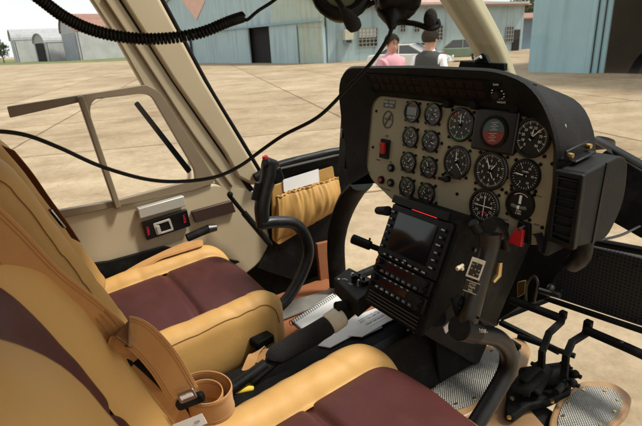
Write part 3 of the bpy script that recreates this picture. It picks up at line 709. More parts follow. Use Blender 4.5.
# shallow armrest swell in the trim
False and MB().prism(rpoly(dyr([(90, 243), (205, 212), (258, 200), (262, 214), (210, 226), (95, 262)], XD+.012), .02, 5), (-.015, 0, 0)).build('trim_swell', 'cream', cab, bevel=.007, seg=3)
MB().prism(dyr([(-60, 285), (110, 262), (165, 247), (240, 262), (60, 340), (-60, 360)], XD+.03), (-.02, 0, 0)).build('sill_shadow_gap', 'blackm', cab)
hp = MB().prism(rpoly(dyr([(138, 209), (184, 196), (186, 206), (140, 219)], XD+.035), .004, 3), (-.03, 0, 0)).build('handle_plate', 'silver', cab, bevel=.003)
lp = MB().prism(rpoly(dyr([(142, 223.5), (187, 209.5), (191, 226), (147, 240.5)], XD+.028), .004, 3), (-.02, 0, 0)).build('latch_panel', 'gloss', cab, bevel=.002)
o_ = dyr([(153, 224), (170, 218.5), (174, 230), (157, 235.5)], XD+.032); i_ = dyr([(156.5, 225), (168.5, 221), (171.5, 229), (159.5, 233)], XD+.032)
MB().ring(rpoly(o_, .006, 3), rpoly(i_, .004, 3), (-.012, 0, 0)).build('latch_bezel', 'silver', lp, bevel=.0015)
MB().prism(rpoly(dyr([(156, 226.5), (159.5, 225.5), (162, 233.5), (158.5, 234.5)], XD+.036), .002, 2), (-.01, 0, 0)).build('latch_lever', 'silver', lp, bevel=.001)
def dtext(s, px, py, size, m_, par, qx=(187, 209.5), q0=(142, 223.5), x=XD+.0285, vert=False):
    xd = D(*qx)-D(*q0); yd = Vector((0, 0, 1))
    if vert: xd, yd = -yd, xd
    text_mb(s, size, frame(D(px, py, x), xd, yd)).build('lettering', m_, par)
dtext('OPEN', 148, 231, .014, 'redm', lp, vert=True); dtext('LOCK', 184.5, 219, .014, 'redm', lp, vert=True)
MB().prism(rpoly(dyr([(192, 212), (232, 201), (236, 212), (196, 223)], XD+.02), .006, 3), (-.02, 0, 0)).build('brown_plate', 'brownp', cab, bevel=.003)
# door handle bar by the seat
hb = MB().tube([D(187, 238, -1.0), D(208, 229, -1.0)], [.017, .018], 14).build('door_lever', 'blackm', cab, smooth=True)
MB().tube([D(208, 229, -1.0), D(216, 227.5, -1.0)], [.019, .015], 14).build('lever_cap', 'darkmetal', hb, smooth=True)
# gas strut
st = MB().tube([D(229, 195, -.97), D(247, 217, -.97)], .009, 12).build('strut_rod', 'rubber', cab, smooth=True)
MB().tube([D(244, 213, -.97), D(269, 243, -.97)], .014, 12).build('strut_body', 'black', st, smooth=True)
MB().sphere(D(230, 194.5, -.97), .013, 12).sphere(D(270, 244, -.97), .013, 12).each('ball_joint', 'blackm', st, smooth=True)
# black nose side behind the door
sw_ = MB().prism(dyr([(262, 176), (276, 166), (346, 150), (352, 190), (347, 232), (338, 270), (300, 282), (258, 268), (272, 243), (262, 205)], -1.035), (-.03, 0, 0)).build('nose_side_wall', 'blackm', cab)
MB().box((-1.09, .75, .78), (.02, 1.15, .42)).build('lower_side_wall', 'blackm', cab)
MB().tube(spline([D(255, 178, -1.02), D(276, 166.5, -1.02), D(312, 157, -1.02), D(348, 150.5, -1.0), Vector((-.85, 1.72, 1.26)), Vector((-.5, 1.98, 1.27)), Vector((-.1, 1.99, 1.35)), at(597, 140, y=1.6), at(642, 165, y=1.3), at(690, 192, y=1.1), Vector((.80, .92, 1.33)), Vector((.96, .62, 1.22))], 6), lerps([.020]*6+[.016, .012, .010, .010, .012, .014], 6), 12).build('windscreen_sill', 'rubber', cab, smooth=True)
MB().tube([D(262, 173, -1.0), D(346, 153, -1.0)], .006, 8).build('sill_trim_edge', 'darkmetal', cab, smooth=True)
# chin window arch: black frame sweeping down from the panel corner to the floor
MB().tube(spline([at(362, 184, x=-.60), at(351, 196, x=-.70), at(341, 218, x=-.78), at(336, 245, x=-.82), at(338, 285, x=-.82)], 6), lerps([.05, .055, .05, .045, .045], 6), 14, flat=.55).build('chin_window_frame', 'blackm', cab, smooth=True)
MB().prism(rpoly(dyr([(317, 244), (335, 240), (337, 290), (322, 292)], -.98), .01, 3), (-.02, 0, 0)).build('nose_trim', 'redcarpet', cab, bevel=.004)
# floor
MB().prism([(-1.02, -.6, .60), (1.0, -.6, .60), (1.0, .98, .60), (.62, 1.16, .60), (.36, 1.26, .60), (-.02, 1.28, .60), (-.45, 1.22, .60), (-.78, 1.30, .60), (-1.02, 1.24, .60)], (0, 0, .045)).build('cabin_floor', 'carpet', cab, bevel=.01)
MB().prism([(-1.0, .55, .647), (-.44, .55, .647), (-.46, 1.19, .647), (-.80, 1.27, .647), (-1.0, 1.2, .647)], (0, 0, .014)).build('footwell_mat', 'redcarpet', cab, bevel=.006)
# belly and nose skin under the floor, black framed
nb = MB()
nb.tube(spline([at(335, 285, x=-.86), (-.80, 1.75, .72), (-.40, 1.98, .78), (0.0, 1.98, .84), (.35, 1.62, .86), (.75, 1.2, .84)], 6), .022, 10)
nb.build('nose_belt_frame', 'blackm', cab, smooth=True)
MB().box((0, 1.52, .72), (.1, .8, .05)).build('nose_keel', 'blackm', cab, bevel=.01) if False else None
# perforated bulkhead ahead of the pedals
def onY(px, py, y): return at(px, py, y=y)
pf = MB().prism([onY(548, 296, 1.5), onY(700, 346, 1.5), onY(700, 272, 1.5), onY(566, 240, 1.5)], (0, .03, 0)).build('perforated_bulkhead', None or 'blackm', cab, bevel=.006)
M['perf'] = mat('perforated plate', (.013, .013, .013), .45); nt = M['perf'].node_tree; b_ = nt.nodes['Principled BSDF']
tc = nt.nodes.new('ShaderNodeTexCoord'); vv = nt.nodes.new('ShaderNodeTexVoronoi'); vv.inputs['Scale'].default_value = 85; vv.inputs['Randomness'].default_value = 0; vv.voronoi_dimensions = '2D'; mpp = nt.nodes.new('ShaderNodeMapping'); mpp.inputs['Rotation'].default_value = (rad(90), 0, 0)
rr_ = nt.nodes.new('ShaderNodeValToRGB'); rr_.color_ramp.elements[0].position = .25; rr_.color_ramp.elements[0].color = (.0015, .0015, .0015, 1); rr_.color_ramp.elements[1].position = .32; rr_.color_ramp.elements[1].color = (.026, .026, .026, 1)
nt.links.new(tc.outputs['Object'], mpp.inputs[0]); nt.links.new(mpp.outputs[0], vv.inputs['Vector']); nt.links.new(vv.outputs['Distance'], rr_.inputs['Fac']); nt.links.new(rr_.outputs['Color'], b_.inputs['Base Color'])
pf.data.materials[0] = M['perf']
sb = MB()
for q in ((570, 252), (635, 268), (562, 290), (638, 322), (600, 258)): sb.tube([onY(*q, 1.497), onY(*q, 1.49)], .0045, 12)
sb.each('screw', 'black', pf)
MB().tube([onY(545, 298, 1.48), onY(700, 350, 1.48)], .010, 10).build('bulkhead_edge', 'blackm', cab, smooth=True)
MB().tube([onY(575, 238, 1.46), onY(700, 262, 1.46)], .013, 10).build('heater_pipe', 'rubber', cab, smooth=True)
# dark nose interior ahead of the vent
MB().prism([onY(606, 150, 1.40), onY(700, 205, 1.40), onY(700, 250, 1.40), onY(640, 238, 1.40), onY(612, 222, 1.40), onY(560, 235, 1.40), onY(540, 200, 1.40)], (0, .03, 0)).build('nose_liner', 'blackm', cab, bevel=.004)
MB().tube(spline([onY(640, 226, 1.36), onY(618, 236, 1.3), onY(590, 240, 1.25), onY(570, 232, 1.2)], 5), .0035, 6).build('hose', 'darkmetal', cab, smooth=True)
# dark equipment wall under the panel, between console and right footwell
MB().prism([onY(a_, b_, 1.42) for a_, b_ in ((430, 215), (560, 228), (590, 240), (572, 262), (556, 276), (546, 299), (520, 306), (496, 322), (470, 345), (430, 340))], (0, .03, 0)).build('equipment_wall', 'blackm', cab, bevel=.004)
# centre windscreen post
ct = MB(); ct.tube(spline([at(425, -60, x=-.2), at(461, 0, x=-.2), at(487, 45, x=-.2), at(500, 78, x=-.2), at(512, 110, x=-.2)], 6), lerps([.082, .080, .076, .076, .080], 6), 6, flat=.62, up=(.3, 0, 1)); ct.build('windscreen_post', 'cpost', cab, bevel=.016, seg=4)
# roof, rear bulkhead and right door sill close the cabin out of the picture
MB().prism([(-1.05, -1.2, 2.08), (.98, -1.2, 2.08), (.98, .25, 2.08), (.35, .62, 2.05), (-.2, .72, 2.04), (-.7, .62, 2.05), (-1.05, .35, 2.06)], (0, 0, .06)).build('cabin_roof', 'beige', cab, bevel=.02)
MB().box((-.03, -1.22, 1.35), (2.1, .05, 1.5)).build('rear_bulkhead', 'beige', cab)
MB().box((-1.07, -.85, 1.35), (.05, .7, 1.5)).build('rear_side_wall', 'beige', cab)
MB().box((.99, -.72, 1.35), (.03, .95, 1.5)).build('rear_side_wall', 'beige', cab)  # unseen right rear wall, added to block light and shade the near backrest
MB().box((-.03, -.2, .50), (1.98, 2.2, .18)).build('belly', 'cream', cab, bevel=.04)
# windscreen bubble, clear
g = MB(); rows = []
for i in range(9):
    t_ = i/8; z = 1.30+.74*t_; fw = 1.98*(1-t_)**.75+.66*t_**.9 if t_ > 0 else 1.98
    fw = 1.98-1.30*t_**1.35; hw = .99-.06*t_
    rows.append([(-.03+hw*math.sin(rad(-88+176*k/16)), .35+(fw-.35)*max(0, math.cos(rad(-88+176*k/16)))**.7, z) for k in range(13)])
vs = [p for r_ in rows for p in r_]
g.add(vs, [(i*13+k, i*13+k+1, (i+1)*13+k+1, (i+1)*13+k) for i in range(8) for k in range(12)])
g.build('windscreen_glass', 'glass', cab, smooth=True)
# landing skids under the belly
sk = MB()
for sx in (-1, 1): sk.tube(spline([(sx*1.05-.05, -2.2, .06), (sx*1.05-.05, 1.0, .06), (sx*1.05-.05, 1.45, .09), (sx*1.05-.05, 1.62, .22)], 5), .04, 12)
for y in (-1.6, .1): sk.tube(spline([(-1.1, y, .06), (-.7, y, .40), (.6, y, .40), (1.0, y, .06)], 5), .035, 12)
sk.each('landing_skid', 'blackm', cab, smooth=True)

# ------------------------------------------------------------------ map pocket (gathered leather) on the nose side wall
px0 = -1.015
mpk = thing('map_pocket', D(305, 240, px0), 'gathered tan leather map pocket on the left nose wall holding white paper', 'pocket')
MB().prism(rpoly(dyr([(272, 186), (333, 166), (339, 207), (318, 221), (279, 245), (273, 240)], px0), .008, 3), (-.012, 0, 0)).build('backing', 'pocket', mpk, bevel=.003)
nu, nv = 60, 14; vs = []
from mathutils import noise as mn
for j in range(nv+1):
    v = j/nv
    for i in range(nu+1):
        u = i/nu
        tl = D(274, 196, px0); tr = D(336.5, 177, px0); bl = D(275, 241, px0); br_ = D(339, 207, px0); bm_ = D(300, 236, px0)
        top = tl.lerp(tr, u); bot = bl.lerp(br_, u)+Vector((0, 0, -.012*math.sin(math.pi*u)))
        p = top.lerp(bot, v)
        bag = .040*math.sin(math.pi*min(1, v*1.02))**.8*math.sin(math.pi*min(1, max(0, u)))**.35
        gath = .0035*math.sin(u*math.pi*2*15+5*mn.noise((u*5, 0, 3)))*(1-v)**2.2+.020*mn.noise((u*7+.8*v, v*1.1, 0))*(1-v*.35)+.008*mn.noise((u*17, v*1.6, 5))*(1-v*.5)
        lip = .012 if j == 0 else 0
        vs.append(p+Vector((.006+bag+gath+.008*(1-v), 0, .003*math.sin(u*math.pi*26)*(1 if j == 0 else 0))))
b1 = MB().add(vs, [(j*(nu+1)+i, j*(nu+1)+i+1, (j+1)*(nu+1)+i+1, (j+1)*(nu+1)+i) for j in range(nv) for i in range(nu)])
b1.build('gathered_front', 'pocket', mpk, smooth=True, solid=.003)
eb = MB(); eb.tube([vs[i]+Vector((.002, 0, 0)) for i in range(nu+1)], .0055, 8); eb.build('elastic_hem', 'pocket', mpk, smooth=True)
pp_ = MB().prism(dyr([(284, 192), (283, 180), (318.5, 169), (319.5, 182)], px0+.006), (-.003, 0, 0)).build('folded_paper', 'paper'); tag(pp_, 'white folded paper sticking out of the gathered map pocket', 'paper')

# ------------------------------------------------------------------ instrument panel
TILT = rad(8); PC = Vector((0, .95, 1.5))
panel = thing('instrument_panel', PC, 'black hooded instrument panel with beige face and round dials', 'instrument panel', rot=(-TILT, 0, 0))
# local axes: x right, y forward (away from pilot), z up the face
def L3(u, v, n=0): return (u, -n, v)   # n = distance toward the pilot
faceo = [(-.325, .150), (.262, .142), (.300, .120), (.312, .05), (.312, -.125), (.300, -.150), (.270, -.158), (.235, -.163), (-.170, -.168), (-.215, -.150), (-.285, -.122), (-.318, -.09)]
MB().prism([Vector(L3(*p)) for p in rpoly([(u, v, 0) for u, v in faceo], [.04, .01, .02, .02, .02, .01, .01, .01, .02, .04, .04, .03], 3)] if False else [Vector(L3(p.x, p.y)) for p in rpoly([(u, v, 0) for u, v in faceo], [.035, .01, .02, .02, .02, .012, .01, .02, .03, .04, .04, .03], 3)], (0, .012, 0)).build('faceplate', 'face', panel, local=True, bevel=.002)
# hood shell
def hoodoutline(kind):
    if kind == 'o': pts = [(-.385, -.155), (-.425, .0), (-.425, .15), (-.385, .216), (-.08, .222), (.17, .218), (.262, .190), (.318, .10), (.332, -.05), (.330, -.165), (.316, -.165), (.300, -.13)]
    else: pts = [(-.312, -.10), (-.312, .0), (-.312, .110), (-.285, .136), (-.08, .134), (.12, .126), (.232, .120), (.286, .085), (.304, -.02), (.306, -.118), (.308, -.13), (.302, -.12)]
    return [Vector((p.x, p.y, 0)) for p in rpoly([(u, v, 0) for u, v in pts], [.02, .04, .08, .05, .05, .05, .07, .06, .05, .01, .006, .01] if kind == 'o' else [.02, .03, .03, .03, .02, .02, .03, .03, .02, .005, .002, .002], 4)]
oo = hoodoutline('o'); ii = hoodoutline('i'); n_ = len(oo)
hm_ = MB()
def lift(p, n): return Vector(L3(p.x, p.y, n))
# rim toward the pilot is deeper at the top
def rim(p): return .012+.045*max(0, min(1, (p.y+.02)/.2))
A_ = [lift(p, rim(p)) for p in oo]; B_ = [lift(p, .004) for p in ii]
C_ = [lift(Vector((p.x*.985, p.y*.97, 0)), rim(p)+.008) for p in oo]
Dk = []
for p in oo:
    dep = -.16 if p.x > -.1 else -.14
    Dk.append(lift(Vector((p.x*.93-(.0), p.y*.9-.01, 0)), dep))
vs = Dk+A_+C_+B_; fs = []
for r_ in range(3):
    for i in range(n_-1):
        j = (i+1) % n_; fs.append((r_*n_+i, r_*n_+j, (r_+1)*n_+j, (r_+1)*n_+i))
fs.append(tuple(reversed(range(n_))))
hm_.add(vs, fs); hm_.build('hood', 'hood', panel, local=True, bevel=.003, angle=50)
# annunciator strip
an_ = MB().prism([L3(-.298, .196, .058), L3(.250, .190, .054), L3(.250, .143, .016), L3(-.300, .148, .020)], (0, .012, 0)).build('warning_light_strip', 'blackm', panel, local=True, bevel=.002)
sq = MB(); M['ann'] = mat('unlit caption', (.016, .009, .008), .45, spec=.15)
for k in range(15):
    u = -.262+.0285*k
    if .135 < u < .18: continue
    for rr2 in range(2):
        v0 = .183-.019*rr2-.0002*k
        f = .0085+(v0-.134)*.80
        sq.box(L3(u, v0, f), (.0235, .003, .0185), Matrix.Rotation(rad(38), 3, 'X'))
sq.each('caption', 'ann', an_, local=True, bevel=.001)
kb = MB(); kb.tube([L3(.159, .166, .028), L3(.159, .160, .052)], [.011, .009], 20); kb.build('brightness_knob', 'black', an_, local=True, bevel=.001)
tb_ = MB()
for k in range(9): 
    a_ = rad(140+k*32); tb_.box(L3(.159+.0155*math.cos(a_), .165+.011*math.sin(a_), .0405+.009*math.sin(a_)), (.003, .001, .0022))
for q, s in ((.184, 'DAY'), (.147, 'NIGHT')):
    text_mb(s, .0075, frame(L3(.159, q, .0125+(q-.134)*.80), (1, 0, 0), (0, -.8, 1)), tb_)
tb_.build('lettering', 'white', an_, local=True)

def gauge(u, v, r, style, name='dial_gauge', screws=True):
    rt = MB().lathe([(r, -.002), (r, .006), (r*.95, .0085), (r*.86, .0085), (r*.84, .004), (0.0001, .0038)], 36, frame(L3(u, v, 0), (1, 0, 0), (0, 0, 1))).build(name, 'dial', panel, local=True, smooth=True, angle=40)
    if screws:
        s_ = MB()
        for sx in (-1, 1):
            for sy in (-1, 1): s_.lathe([(.0042, 0), (.0038, .003), (.0001, .0034)], 10, frame(L3(u+sx*r*.80, v+sy*r*.80, .0), (1, 0, 0), (0, 0, 1)))
        s_.each('screw', 'blackm', rt, local=True)
    Fm = frame(L3(u, v, .0046), (1, 0, 0), (0, 0, 1))
    w = MB(); gr = MB(); rd = MB(); nd = MB(); yl = MB(); hub = MB()
    def tick(mb, a_, r0, r1, wd):
        a_ = rad(90-a_); c, s = math.cos(a_), math.sin(a_); t = wd/2
        mb.add([Fm @ Vector((r*r0*c-t*s, r*r0*s+t*c, 0)), Fm @ Vector((r*r0*c+t*s, r*r0*s-t*c, 0)), Fm @ Vector((r*r1*c+t*s, r*r1*s-t*c, 0)), Fm @ Vector((r*r1*c-t*s, r*r1*s+t*c, 0))], [(0, 1, 2, 3)])
    def arc(mb, a0, a1, r0, r1, n=20):
        vs = []
        for k in range(n+1):
            a_ = rad(90-(a0+(a1-a0)*k/n)); vs += [Fm @ Vector((r*r0*math.cos(a_), r*r0*math.sin(a_), .0001)), Fm @ Vector((r*r1*math.cos(a_), r*r1*math.sin(a_), .0001))]
        mb.add(vs, [(2*k, 2*k+1, 2*k+3, 2*k+2) for k in range(n)])
    def num(s, a_, rr3, sz): 
        a2 = rad(90-a_); text_mb(s, sz, Fm @ Matrix.Translation((r*rr3*math.cos(a2), r*rr3*math.sin(a2), .0)), w)
    def needle(a_, ln=.62, wd=.0025, tail=.15, mb=None):
        mb = mb or nd; a_ = rad(90-a_); c, s = math.cos(a_), math.sin(a_); t = wd
        mb.add([Fm @ Vector((-r*tail*c-t*s, -r*tail*s+t*c, .0014)), Fm @ Vector((-r*tail*c+t*s, -r*tail*s-t*c, .0014)), Fm @ Vector((r*ln*.8*c+t*s*.8, r*ln*.8*s-t*c*.8, .0014)), Fm @ Vector((r*ln*c, r*ln*s, .0014)), Fm @ Vector((r*ln*.8*c-t*s*.8, r*ln*.8*s+t*c*.8, .0014))], [(0, 1, 2, 3, 4)])
        yl.lathe([(r*.001, .0012), (r*.001, .0013)], 4, Fm) if False else None; hub.lathe([(r*.10, .0012), (r*.085, .0024), (.0001, .0025)], 12, Fm)
    if style[0] == 'small':
        for k in range(19): tick(w, -130+k*260/18, .66 if k % 3 else .60, .78, .0007 if k % 3 else .0012)
        for k in range(4): num(str(k*style[2]), -105+k*70, .46, r*.24)
        arc(gr, -100, 60, .78, .82); arc(rd, 118, 130, .70, .82, 3)
        text_mb(style[3], r*.17, Fm @ Matrix.Translation((0, -r*.42, 0)), w)
        needle(style[1], .52, .0011)
    elif style[0] == 'lcd':
        MB().prism([Fm @ Vector((x*r, y*r, .0)) for x, y in ((-.62, -.30), (.62, -.30), (.62, .42), (-.62, .42))], Fm.to_3x3() @ Vector((0, 0, .001))).build('display', 'lcd', rt, local=True)
        text_mb('FUEL', r*.24, Fm @ Matrix.Translation((0, r*.6, .0002)), rd); text_mb('MODE  SET', r*.20, Fm @ Matrix.Translation((0, -r*.52, .0002)), w)
        arc(gr, 0, 360, .80, .82, 30)
    elif style[0] == 'big':
        N = style[2]
        for k in range(N*5+1): tick(w if not style[4] else (gr if k % 5 else w), style[5]+k*style[6]/(N*5), .72 if k % 5 else .64, .82, .0008 if k % 5 else .0015)
        for k in range(N+1): num(str(style[3][k % len(style[3])]), style[5]+k*style[6]/N, .49, r*.19)
        if style[4]: arc(gr, style[5]+20, style[5]+style[6]*.7, .80, .835); arc(rd, style[5]+style[6]*.93, style[5]+style[6]*.96, .66, .84, 3); arc(yl, style[5]+style[6]*.72, style[5]+style[6]*.9, .80, .835)
        text_mb(style[7], r*.13, Fm @ Matrix.Translation((0, r*.22, .0)), w)
        for a_ in style[1]: needle(a_, .70 if a_ == style[1][0] else .45, .0014)
    elif style[0] == 'cdi':
        for k in range(36): tick(w, k*10, .70 if k % 3 else .64, .80, .0012)
        for k, s in enumerate(('N', '3', '6', 'E', '12', '15', 'S', '21', '24', 'W', '30', '33')): num(s, k*30, .53, r*.2)
        tick(nd, 0, -.55, .55, .0022); tick(nd, 90, -.5, .5, .0022)
        for k in range(-4, 5):
            if k: w.box(Fm @ Vector((k*r*.1, 0, .0002)), (.0016, .0006, .0016)); w.box(Fm @ Vector((0, k*r*.1, .0002)), (.0016, .0006, .0016))
        arc(rd, 150, 200, .34, .40, 6)
    elif style[0] == 'slip':
        w.box(Fm @ Vector((0, r*.32, .0002)), (.006, .0008, r*.55)); arc(w, -40, 40, .70, .74, 8)
        text_mb('2 MIN', r*.16, Fm @ Matrix.Translation((0, -r*.58, 0)), w); text_mb('TURN', r*.14, Fm @ Matrix.Translation((0, -r*.42, 0)), w)
        tb2 = MB().tube([Fm @ Vector((r*.55*math.sin(rad(a_)), -r*.18-.0*a_+r*.10*(1-math.cos(rad(a_*1.0))), .001)) for a_ in range(-70, 71, 10)], .0042, 8); tb2.build('slip_tube', 'lcd', rt, local=True, smooth=True)
        MB().sphere(Fm @ Vector((0, -r*.18, .002)), .0046, 12).build('slip_ball', 'white', rt, local=True, smooth=True)
    for mb, nm, mt in ((w, 'dial_markings', 'white'), (gr, 'green_arc', 'green'), (rd, 'red_arc', 'redm'), (yl, 'yellow_arc', 'yellow'), (nd, 'needle', 'white'), (hub, 'needle_hub', 'blackm')):
        if mb.f: mb.build(nm, mt, rt, local=True)
    return rt
rs_ = .0300
names = [('V', 'BAT'), ('A', 'GEN'), ('C', 'OIL'), ('BAR', 'ENG'), ('%', 'FUEL'), ('C', 'OAT'), ('BAR', 'MGB')]
gauge(-.137, .101, rs_, ('lcd',))
q = 0
for (u, v, ang, mul) in ((-.059, .101, 80, 10), (-.133, .031, 60, 2), (-.056, .030, 110, 5), (-.130, -.040, 40, 5), (-.051, -.040, -20, 3), (-.124, -.111, 60, 2), (-.047, -.112, -60, 4)):
    gauge(u, v, rs_, ('small', ang, mul, names[q][1])); q += 1
gauge(.037, .084, .0425, ('big', (0,), 7, (0, 2, 4, 6, 8, 10, 12, 15), True, 20, 320, 'KNOTS'))
gauge(.042, -.010, .0425, ('big', (-8, 140), 6, (0, 1, 2, 3, 4, 5, 6), False, -140, 280, 'RPM'))
gauge(.145, -.012, .0475, ('big', (-25, 40, 150), 10, (0, 1, 2, 3, 4, 5, 6, 7, 8, 9), False, 0, 360, 'ALT'))
gauge(.236, .078, .0445, ('big', (45, 8), 9, (0, 10, 20, 30, 40, 50, 60, 70, 80, 90), False, -140, 280, 'NG'))
gauge(.236, -.006, .0375, ('big', (-85,), 6, (0, 5, 10, 15, 10, 5, 0), False, -90, 360, 'FT/MIN'))
gauge(.236, -.073, .0360, ('slip',))
gauge(.143, -.100, .0430, ('cdi',))
# attitude indicator in its square case
ai = MB().prism([L3(.083, .131, .0), L3(.203, .131, .0), L3(.203, .032, .0), L3(.083, .032, 0)], (0, -.014, 0)).build('attitude_indicator', 'dial', panel, local=True, bevel=.006, seg=3)
Fm = frame(L3(.145, .080, .0148), (1, 0, 0), (0, 0, 1)); rr4 = .030
def half(up):
    vs = [Fm @ Vector((rr4*math.cos(rad((8 if up else 188)+180*k/16)), rr4*math.sin(rad((8 if up else 188)+180*k/16)), 0)) for k in range(17)]
    return MB().prism(vs, Fm.to_3x3() @ Vector((0, 0, .0012)))
half(True).build('sky_disc', 'skyblue', ai, local=True); half(False).build('ground_disc', 'orange', ai, local=True)
w = MB()
for k in range(-5, 6):
    if k: w.box(Fm @ Vector((0, k*.0042, .0016)), (.020 if k % 2 else .009, .0005, .0007), Matrix.Rotation(rad(-8), 3, 'Y'))
for a_ in range(-60, 61, 15): 
    t = rad(90-a_); w.box(Fm @ Vector((rr4*1.13*math.cos(t), rr4*1.13*math.sin(t), .0008)), (.0016, .0006, .005), Matrix.Rotation(-rad(-a_), 3, 'Y'))
w.build('pitch_marks', 'white', ai, local=True)
MB().box(Fm @ Vector((-.014, 0, .0022)), (.016, .0006, .0016)).box(Fm @ Vector((.014, 0, .0022)), (.016, .0006, .0016)).box(Fm @ Vector((0, 0, .0022)), (.003, .0006, .003)).build('aircraft_symbol', 'orange', ai, local=True)
MB().ring([Fm @ Vector((rr4*1.25*math.cos(rad(k*15)), rr4*1.25*math.sin(rad(k*15)), 0)) for k in range(24)], [Fm @ Vector((rr4*math.cos(rad(k*15)), rr4*math.sin(rad(k*15)), 0)) for k in range(24)], Fm.to_3x3() @ Vector((0, 0, .0022))).build('bezel', 'gloss', ai, local=True)
# screws and lamps along the face
s_ = MB()
for (u, v) in ((-.292, -.02), (-.292, .09), (.292, .03), (.292, .11), (-.01, -.13), (.0, -.05), (.09, -.145), (-.06, -.158), (.195, -.055), (.19, -.02), (-.018, .03), (-.165, -.155), (.297, -.11), (-.02, -.085), (.055, -.09)):
    s_.lathe([(.0045, 0), (.004, .0025), (.0001, .003)], 10, frame(L3(u, v, 0), (1, 0, 0), (0, 0, 1)))
s_.each('screw', 'blackm', panel, local=True)
for (u, v) in ((-.005, .134), (.078, .137), (.19, .139)):
    MB().tube([L3(u, v, .0), L3(u, v-.002, .022)], [.0125, .0105], 18).build('post_light', 'blackm', panel, local=True, bevel=.002)
for (u, v) in ((.020, -.058), (.078, -.142)):
    MB().tube([L3(u, v, .0), L3(u, v, .014)], [.009, .008], 16).box(L3(u-.016, v-.002, .008), (.022, .010, .008)).build('setting_knob', 'black', panel, local=True, bevel=.002)
# left side switches and stickers
rg = MB().prism([L3(-.252, .012, 0), L3(-.214, .012, 0), L3(-.214, -.045, 0), L3(-.252, -.045, 0)], (0, -.008, 0)).build('switch_guard', 'blackm', panel, local=True, bevel=.002)
MB().box(L3(-.233, -.014, .012), (.018, .012, .034), Matrix.Rotation(rad(12), 3, 'X')).build('red_toggle', 'redp', rg, local=True, bevel=.002)
for (u, v, c) in ((-.198, -.068, 'blackm'), (-.236, -.112, 'redp'), (-.193, -.112, 'blackm')):
    kn = MB().tube([L3(u, v, 0), L3(u, v, .008)], [.0125, .0115], 20).build('push_button', 'blackm', panel, local=True, bevel=.001)
    MB().tube([L3(u, v, .008), L3(u, v, .010)], [.007, .006], 16).build('button_cap', 'redp' if c == 'redp' else 'darkmetal', kn, local=True)
st = MB().prism([L3(-.262, .127, .0012), L3(-.212, .127, .0012), L3(-.212, .104, .0012), L3(-.262, .104, .0012)], (0, .001, 0)).build('placard', 'dial', panel, local=True)
text_mb('FUEL  COCK', .0085, frame(L3(-.237, .1205, .0016), (1, 0, 0), (0, 0, 1)), MB()).build('lettering', 'white', st, local=True)
text_mb('OFF  ON', .0085, frame(L3(-.237, .1105, .0016), (1, 0, 0), (0, 0, 1)), MB()).build('lettering', 'white', st, local=True)
ns = MB(); Fm = frame(L3(-.236, .070, .0012), (1, 0, 0), (0, 0, 1))
ns.ring([Fm @ Vector((.023*math.cos(rad(k*15)), .026*math.sin(rad(k*15)), 0)) for k in range(24)], [Fm @ Vector((.0195*math.cos(rad(k*15)), .0225*math.sin(rad(k*15)), 0)) for k in range(24)], Fm.to_3x3() @ Vector((0, 0, .0006)))
ns.box(Fm @ Vector((0, 0, .0008)), (.004, .0006, .046), Matrix.Rotation(rad(35), 3, 'Y')); no = ns.build('no_smoking_sign', 'ink', panel, local=True)
MB().box(Fm @ Vector((0, .002, .0004)), (.026, .0005, .005)).box(Fm @ Vector((.009, .010, .0004)), (.003, .0005, .009)).build('cigarette_mark', 'ink', no, local=True)
tx = MB()
for (s, u, v, z_) in (('ELT', -.232, .022, .009), ('ARMED', -.262, -.055, .006), ('TEST', -.205, -.052, .006), ('NO ACROBATIC MANOEUVRES', -.225, -.137, .0045), ('DO NOT EXCEED VNE', .035, -.052, .0052), ('LIGHT', .205, -.118, .006), ('EMER', .283, -.108, .006), ('CUT', .290, -.135, .006), ('STATIC', .275, -.045, .005)):
    text_mb(s, z_, frame(L3(u, v, .0006), (1, 0, 0), (0, 0, 1)), tx)
tx.build('lettering', 'ink', panel, local=True)
tx = MB().prism([L3(-.075, -.140, .001), L3(.09, -.146, .001), L3(.09, -.160, .001), L3(-.075, -.154, .001)], (0, .002, 0)).build('placard', 'dial', panel, local=True)
l_ = MB(); text_mb('THIS HELICOPTER MUST BE OPERATED', .0056, frame(L3(.007, -.1475, .0014), (1, 0, -.036), (0, 0, 1)), l_); text_mb('AS PER THE FLIGHT MANUAL', .0056, frame(L3(.007, -.1545, .0014), (1, 0, -.036), (0, 0, 1)), l_); l_.build('lettering', 'white', tx, local=True)
# switches bottom right, red guard
MB().box(L3(.203, -.136, .010), (.028, .022, .026)).build('rocker_switch', 'black', panel, local=True, bevel=.003)
rs2 = MB().prism([L3(.243, -.108, .0), L3(.272, -.108, .0), L3(.280, -.155, .0), L3(.240, -.155, .0)], (0, -.010, 0)).build('guard_base', 'blackm', panel, local=True, bevel=.002)
MB().prism([L3(.249, -.122, .014), L3(.268, -.122, .014), L3(.276, -.158, .024), L3(.240, -.158, .024)], (0, -.010, 0)).build('red_guard', 'redp', rs2, local=True, bevel=.002)
MB().tube([L3(.260, -.116, .008), L3(.259, -.124, .026)], [.003, .0045], 10).build('toggle', 'metal', rs2, local=True, smooth=True)
# left side switch box
lb = MB().prism([L3(-.468, .085, .004), L3(-.415, .085, .016), L3(-.405, -.11, .016), L3(-.462, -.11, .004)], (0, .06, 0)).build('side_switch_box', 'blackm', panel, local=True, bevel=.004)
MB().box(L3(-.436, .005, .016), (.012, .01, .03)).build('toggle', 'darkmetal', lb, local=True, bevel=.002)
